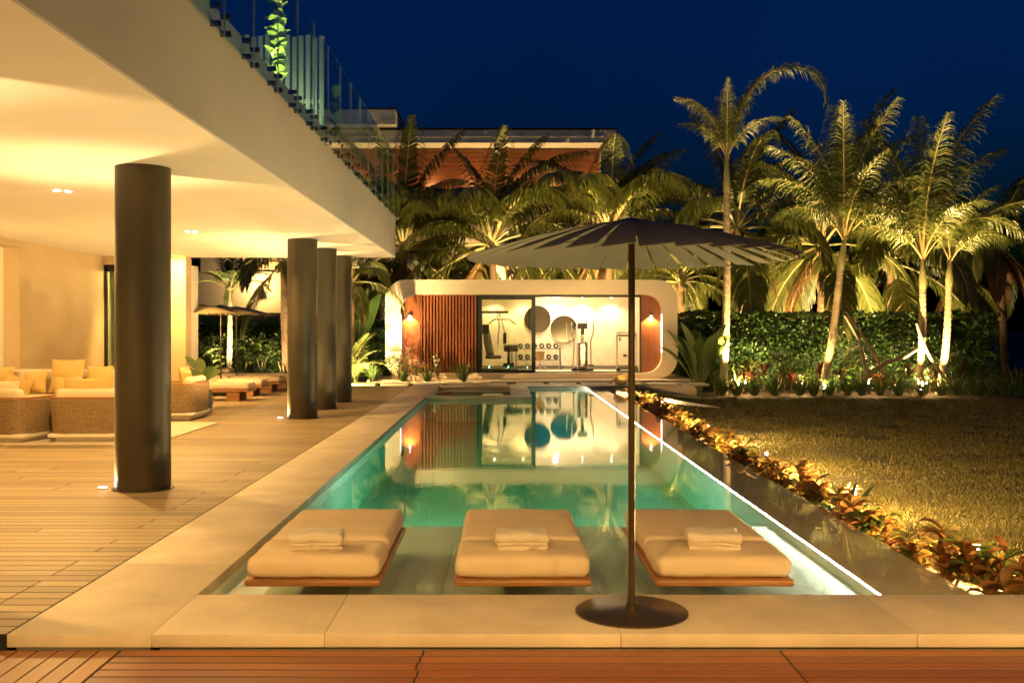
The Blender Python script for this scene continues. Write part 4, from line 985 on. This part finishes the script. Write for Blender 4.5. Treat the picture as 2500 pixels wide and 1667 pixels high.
STK = mesh_of(MB().tube([(0,0,-.05),(0,0,.2)], .012, 5).tube([(0,0,.02),(.08,.04,.25)], .008, 5).tube([(0,0,.02),(-.07,-.05,.27)], .008, 5), M['branch'])
r = random.Random(5); y = 6.5; k = 0
while y < 25.8:
    CLB = ('green and orange leaved croton bush along the infinity edge', 'orange and yellow leaved croton bush along the infinity edge')
    big = r.uniform(.75, 1.25); x = 3.26 + r.uniform(-.08,.22)
    if not (9.5 < y < 10.2):
        t = thing('croton', CLB[(k+1) % 2], 'plant', (x, y, -.48), 'crotons along the infinity edge')
        inst('leaves', CRO[k % 6], t, (0,0,.05), k*1.1, big*1.18); inst('stems', STK, t, (0,0,0), k, big*1.2)
        if r.random() < .5:
            t = thing('croton', CLB[k % 2], 'plant', (x+.38, y+.2, -.48), 'crotons along the infinity edge')
            inst('leaves', CRO[(k+3) % 6], t, (0,0,.0), k*2.1, big*.95); inst('stems', STK, t, (0,0,0), k, big*.9)
    y += r.uniform(.33,.52); k += 1
AG = [rosette_mesh(s, 22, .48, .075, M['agave'], 'strap', 1, .05, (40,88)) for s in (11,12)]
for x, y, s, lab in ((3.42,9.85,1.25,'large dark spiky agave among the crotons'), (3.3,24.8,1.1,'spiky dark green plant by the pale retaining wall'), (3.75,7.05,1.0,'strappy leaved plant at the near end of the croton strip')):
    t = thing('agave', lab, 'plant', (x, y, -.48)); inst('blades', AG[0], t, (0,0,0), 1, s)
# red cordylines, flowering shrubs, mixed foliage in the border
CORD = [rosette_mesh(s, 16, .42, .07, M['red'], 'strap', 1, .5, (25,85)) for s in (21,22,23)]
CST = mesh_of(MB().tube([(0,0,-.05),(0,0,.45)], .012, 6), M['trunkd'])
for k, px in enumerate((1815,1838,1865,1915,1932,2000,2052,2152,2220,2285,2310,2350,2478)):
    Y = 31.3 + .5*((k*3) % 4)/3; x = (px-1228)*Y/2400
    t = thing('cordyline', 'red leaved cordyline in the lawn border', 'plant', (x, Y, -.42), 'red cordylines in the border'); inst('leaves', CORD[k % 3], t, (0,0,.15), k, 1.15); inst('stem', CST, t, (0,0,0), 0, 1.3)
def shrub_mesh(seed, n, rad, h, size, m):
    r = random.Random(seed); b = MB()
    for i in range(n):
        a = r.uniform(0,6.28); e = math.asin(r.uniform(-.5,1)); q = r.uniform(.55,1)
        p = Vector((rad*q*math.cos(a)*math.cos(e), rad*q*math.sin(a)*math.cos(e), h + rad*.9*q*math.sin(e)))
        b.leaf(p, a + r.uniform(-1,1), r.uniform(-10,60), size*r.uniform(.7,1.2), size*.5, r.uniform(10,60), 3, 'ellipse', .2)
    return mesh_of(b, m)
SH = [shrub_mesh(31, 220, .42, .75, .13, M['shrub']), shrub_mesh(32, 240, .5, .55, .12, M['shrub'])]
def blossom(seed, n):
    r = random.Random(seed); b = MB()
    for i in range(n):
        a = r.uniform(0,6.28); e = R(r.uniform(15,80)); c_ = Vector((.45*math.cos(a)*math.cos(e), .45*math.sin(a)*math.cos(e), .78+.42*math.sin(e)))
        for j in range(14):
            p = c_ + Vector((r.gauss(0,.05), r.gauss(0,.05), r.gauss(0,.035))); b.leaf(p, r.uniform(0,6.28), r.uniform(0,70), .06, .035, 20, 2, 'ellipse', .1)
    return mesh_of(b, M['flower'])
BLO = blossom(3, 9); SST = mesh_of(MB().tube([(0,0,-.1),(0,0,.5)], .02, 6).tube([(0,0,.1),(.15,0,.6)], .015, 5).tube([(0,0,.1),(-.14,.05,.6)], .015, 5), M['branch'])
for k, (px, Y, s) in enumerate(((1900,31.6,1.0),(2098,31.2,1.15),(2330,31.9,.95))):
    x = (px-1228)*Y/2400; t = thing('flowering_shrub', ('rounded shrub with white flower heads behind the grass clumps', 'larger white flowered shrub between the propped palms', 'white flowered shrub next to the ringed palm')[k], 'shrub', (x, Y, -.42), 'white flowering shrubs')
    inst('leaves', SH[0], t, (0,0,.1), k, s); inst('flowers', BLO, t, (0,0,.1), k, s); inst('stems', SST, t, (0,0,0), k, s)
for k, (px, Y, s, z) in enumerate(((1745,31.8,.9,-.42),(1790,31.9,.8,-.42),(1970,31.7,.75,-.42),(2180,31.6,.8,-.42),(2270,32.1,.8,-.42),(2370,31.7,.9,-.42),(2410,32.2,1.0,-.42),(2040,32.0,.7,-.42))):
    x = (px-1228)*Y/2400; t = thing('leafy_shrub', 'low mixed green shrub filling the lawn border', 'shrub', (x, Y, z), 'green shrubs in the lawn border'); inst('leaves', SH[1], t, (0,0,0), k, s); inst('stems', SST, t, (0,0,0), k, s*.8)
for k, (px, Y, s) in enumerate(((470,31.0,1.3),(500,30.2,1.1),(540,31.5,1.4),(640,31.8,1.5),(690,31.2,1.3),(600,32.3,1.5),(960,31.0,.75),(1005,31.1,.6))):
    x = (px-1228)*Y/2400; t = thing('leafy_shrub', 'bushy green shrub in the bed between the deck and the hedge', 'shrub', (x, Y, -.05), 'green shrubs behind the deck'); inst('leaves', SH[k % 2], t, (0,0,0), k, s); inst('stems', SST, t, (0,0,0), k, s*.8)
# slender flowering stems before the cedar panel
for px, H, lab in ((993,1.35,'tall thin climbing stem before the lit cedar panel'), (1070,1.1,'leaning white flowered rose bush before the slats'), (1015,.7,'small white flowered bush before the cedar panel')):
    Y = 31.0; x = (px-1228)*Y/2400; t = thing('rose_bush', lab, 'shrub', (x, Y, -.03)); rr = random.Random(px); b = MB(); lv = MB(); fl = MB()
    for s in range(4):
        p0 = Vector((x, Y, -.03)); p1 = p0 + Vector((rr.uniform(-.25,.3), rr.uniform(-.15,.15), H*rr.uniform(.6,1))); b.tube([p0, p0.lerp(p1,.5)+Vector((rr.uniform(-.06,.06),0,.05)), p1], .008, 5)
        for i in range(22):
            q = p0.lerp(p1, rr.uniform(.25,1)); lv.leaf(q, rr.uniform(0,6.28), rr.uniform(-10,60), .09, .05, 30, 3, 'ellipse', .2)
        for i in range(5 if H < 1.3 else 0):
            q = p0.lerp(p1, rr.uniform(.6,1)) + Vector((rr.gauss(0,.04),rr.gauss(0,.04),0)); fl.leaf(q, rr.uniform(0,6.28), 60, .06, .06, 20, 2, 'ellipse', .1); fl.leaf(q, rr.uniform(0,6.28), 30, .06, .06, 20, 2, 'ellipse', .1)
    b.build('stems', M['branch'], t); lv.build('leaves', M['shrub'], t)
    if fl.v: fl.build('flowers', M['flower'], t, kind='stuff')
paddle_plant('paddle_leaf_plant', (6.15,30.75,-.42), 14, 2.35, .50, 'tall paddle leaved plant at the right end of the pavilion plinth', 14, .45)
paddle_plant('paddle_leaf_plant', (-4.95,31.9,-.05), 8, 2.9, .55, 'huge upright paddle leaved plant between the end column and the pavilion', 19, .22)
def areca(loc, n, H, label, seed):
    r = random.Random(seed); t = thing('areca_palm', label, 'plant', loc)
    F = [frond_mesh(H, e, b_, 30, .34, .028, .4, seed*7+e, M['frond'], .15) for e, b_ in ((80,70),(68,95),(84,45))]
    for i in range(n): put_frond(t, F[i % 3], Vector(loc) + Vector((r.uniform(-.18,.18), r.uniform(-.18,.18), 0)), i*2.399, r.uniform(.8,1.15))
areca((-4.72,30.75,-.05), 18, 1.6, 'bright feathery areca palm clump beside the pavilion', 3)
areca((7.7,32.0,-.42), 9, 1.2, 'small feathery palm behind the tallest spotlit trunk', 4)
areca((-9.6,29.6,-.05), 10, 1.5, 'feathery palm clump between the parasol poles and the terrace wall', 5)
#--SECTION5--
# ================================================================== NEIGHBOURING VILLA
VY = 46.0
def vx(px): return (px-1228)*VY/2400
def vz(py): return 1.6-(py-805)*VY/2400
nb = thing('neighbour_villa', 'pale neighbouring villa with brown timber clad upper storey and flat roof', 'house', (0, VY, 0))
MB().box(-22, VY, -.9, vx(1597), VY+9, vz(474)).build('wall', M['wallbeige'], nb)
MB().box(-7.5, VY+.6, vz(474)+.01, vx(1470), VY+9, vz(356)).build('upper_wall', M['wallbeige'], nb)
cl = MB()
for i in range(11):
    z0 = vz(474)+.012 + i*(vz(358)-vz(474)-.03)/11
    MB().box(vx(935), VY+.5, z0, vx(1466), VY+.58, z0+(vz(358)-vz(474)-.03)/11-.012).build('plank', M['cedarh'], nb)
MB().box(vx(930), VY-.8, vz(357), vx(1496), VY+9, vz(343)).build('soffit', M['plaster'], nb)
MB().box(vx(928), VY-.85, vz(342.8), vx(1500), VY+9, vz(327)).build('roof', M['plaster'], nb)
MB().box(vx(928)-.05, VY-.9, vz(327)+.002, vx(1500)+.05, VY+9, vz(322)).build('roof_edge', M['dark'], nb)
MB().box(-12, VY-1.6, vz(321), vx(975), VY+8, vz(287)).build('roof', M['plaster'], nb)
MB().box(-12, VY-1.65, vz(287)+.002, vx(977), VY+8, vz(283)).build('roof_edge', M['dark'], nb)
MB().box(-12, VY+.3, vz(474), vx(935)-.02, VY+8, vz(321)-.002).build('wall', M['wallbeige'], nb)
for x0, x1, y0, y1 in ((400,490,600,666),(588,705,600,664),(1010,1080,530,600),(1330,1400,540,610)):
    f = MB(); a, b_, c_, d_ = vx(x0), vx(x1), vz(y1), vz(y0); k = .09
    f.box(a,VY-.06,c_,b_,VY-.002,c_+k); f.box(a,VY-.06,d_-k,b_,VY-.002,d_); f.box(a,VY-.06,c_+k,a+k,VY-.002,d_-k); f.box(b_-k,VY-.06,c_+k,b_,VY-.002,d_-k)
    f = f.build('window', M['blackmetal'], nb); MB().box(a+k,VY-.03,c_+k,b_-k,VY-.004,d_-k).build('pane', M['winglass' if x0 < 500 else 'curtain'], f)
MB().box(vx(1578), VY-.4, vz(700), vx(1599), VY-.003, vz(506)).build('corner_post', M['wallbeige'], nb)
MB().box(-22, VY-.3, vz(772), vx(880), VY-.002, vz(764)).build('ledge', M['dark'], nb)

# ================================================================== GARDEN LIGHTS
def spike(loc, aim, energy, col, label, cone=95, group=None, size=.04):
    t = thing('garden_spotlight', label, 'lamp', loc, group); l = Vector(loc); d = (Vector(aim)-l-Vector((0,0,.14))).normalized(); h = l + Vector((0,0,.14))
    MB().tube([l - Vector((0,0,.05)), h], .01, 6).build('spike', M['blackmetal'], t)
    MB().tube([h - d*.05, h + d*.05], .035, 12).build('housing', M['blackmetal'], t, True)
    MB().tube([h + d*.05, h + d*.053], .028, 12).build('lens', M['bulb'], t)
    lamp('SPOT', 'garden_beam', h + d*.06, energy, col, t, size, h + d*3, cone, .6)
GS = 'spotlights at the palm feet'
spike((7.35,30.7,-.42), (7.1,31.2,8), 6500, WARM2, 'spotlight at the foot of the tallest palm', 55)
spike((9.9,30.35,-.42), (10.8,31.0,6), 2700, WARM2, 'spotlight at the foot of the leaning palm', 60)
spike((12.8,30.1,-.42), (13.1,30.7,6), 2500, WARM2, 'spotlight at the foot of the slim palm', 60)
spike((13.8,30.8,-.42), (14.3,31.4,5), 1500, WARM2, 'spotlight at the foot of the ringed palm', 60)
GB = 'spotlights washing the coconut palms'
for i, (x, y, e) in enumerate(((-3.5,35.9,1300),(.3,35.7,1800),(4.6,35.7,1900),(9.2,35.3,1300),(12.2,35.3,1400),(14.6,35.5,600))):
    spike((x,y,-.4), (x+.4,y+2.5,5), e, (1,.72,.28), 'garden spotlight hidden behind the hedge and pavilion', 130, GB)
spike((-8.2,29.6,-.05), (-8.5,30.8,3), 380, (1,.74,.36), 'spotlight at the foot of the young ringed palm', 100)
spike((-4.0,29.7,-.05), (-4.7,31.2,2.2), 420, (1,.76,.36), 'spotlight in front of the areca palm', 120)
spike((-6.6,29.0,-.05), (-6.9,31,1.0), 300, (1,.76,.36), 'spotlight among the grass clumps behind the loungers', 130)
for k, (x, y, e) in enumerate(((4.35,26.15,30),(3.8,22.6,125),(3.85,18.4,135),(3.86,14.4,140),(3.9,10.9,140),(3.95,8.2,110))):
    lab = 'spotlight shining on the pale retaining wall' if k == 0 else 'low spotlight among the crotons'
    if k == 0: spike((x,y,-.48), (x, y+1, -.4), e, WARM2, lab, 150)
    else:
        t = thing('garden_lantern', 'small glowing path lantern beside the crotons', 'lamp', (x,y,-.48), 'lanterns among the crotons')
        MB().lathe([(.02,-.02),(.02,.25),(.018,.25)], 12, (x,y,-.48)).build('post', M['blackmetal'], t)
        MB().lathe([(.018,.0),(.018,.03)], 12, (x,y,-.23)).build('lens', M['bulb'], t); MB().lathe([(.026,0),(.026,.01)], 12, (x,y,-.20)).build('cap', M['blackmetal'], t)
        lamp('POINT', 'lantern_glow', (x,y,-.15), e, WARM2, t, .008)
# floods added to brighten the pavilion shell; the left one fits its palm shadow
for k, (x, y, e) in enumerate(((-5.3,28.35,400),(3.75,25.0,880))):
    spike((x,y,-.48 if x > 3.7 else -.04), (x*.5, 31.7, 1.6), e, WARM2, 'added low spotlight brightening the gym pavilion', 120, 'spotlights added to light the pavilion')
# border wash lights
for k, x in enumerate((8.4, 11.2, 13.8)):
    spike((x,32.2,-.42), (x+.2,33.5,1.6), 260, (1,.76,.32), 'small border spotlight facing the hedge', 140, 'border spotlights facing the hedge')
for k, x in enumerate((7.75, 9.55, 11.7, 13.55)):  # lanterns put in to light the grass clumps and border plants
    t = thing('border_fill_lantern', 'small lantern added among the border plants to light them', 'lamp', (x,31.45,-.42), 'lanterns added to the lawn border')
    MB().lathe([(.03,-.02),(.03,.30),(.028,.30)], 12, (x,31.45,-.42)).build('post', M['blackmetal'], t)
    MB().lathe([(.026,.0),(.026,.05)], 12, (x,31.45,-.118)).build('lens', M['bulb'], t)
    lamp('POINT', 'lantern_glow', (x,31.45,.05), 22, WARM2, t, .01)
# unseen lights added to brighten the neighbour villa facade
for k, (px, py, e) in enumerate(((640,735,60),(1180,640,95),(1420,640,95),(1250,466,9),(1050,466,9),(1450,466,9),(1150,466,9),(1350,466,9))):
    p = Vector((vx(px), VY-.6 if py > 500 else VY+.1, vz(py)+.25 if py < 500 else vz(700)))
    t = thing('facade_fill', 'small lamp added to wash the neighbouring villa wall', 'lamp', p, 'lamps added to light the neighbouring villa')
    MB().box(p.x-.06,p.y-.05,p.z-.06,p.x+.06,p.y+.598 if py > 500 else p.y+.39,p.z+.0).build('housing', M['blackmetal'], t)
    lamp('POINT', 'facade_glow', (p.x,p.y-.25,p.z+.12), e, WARM2, t, .03)
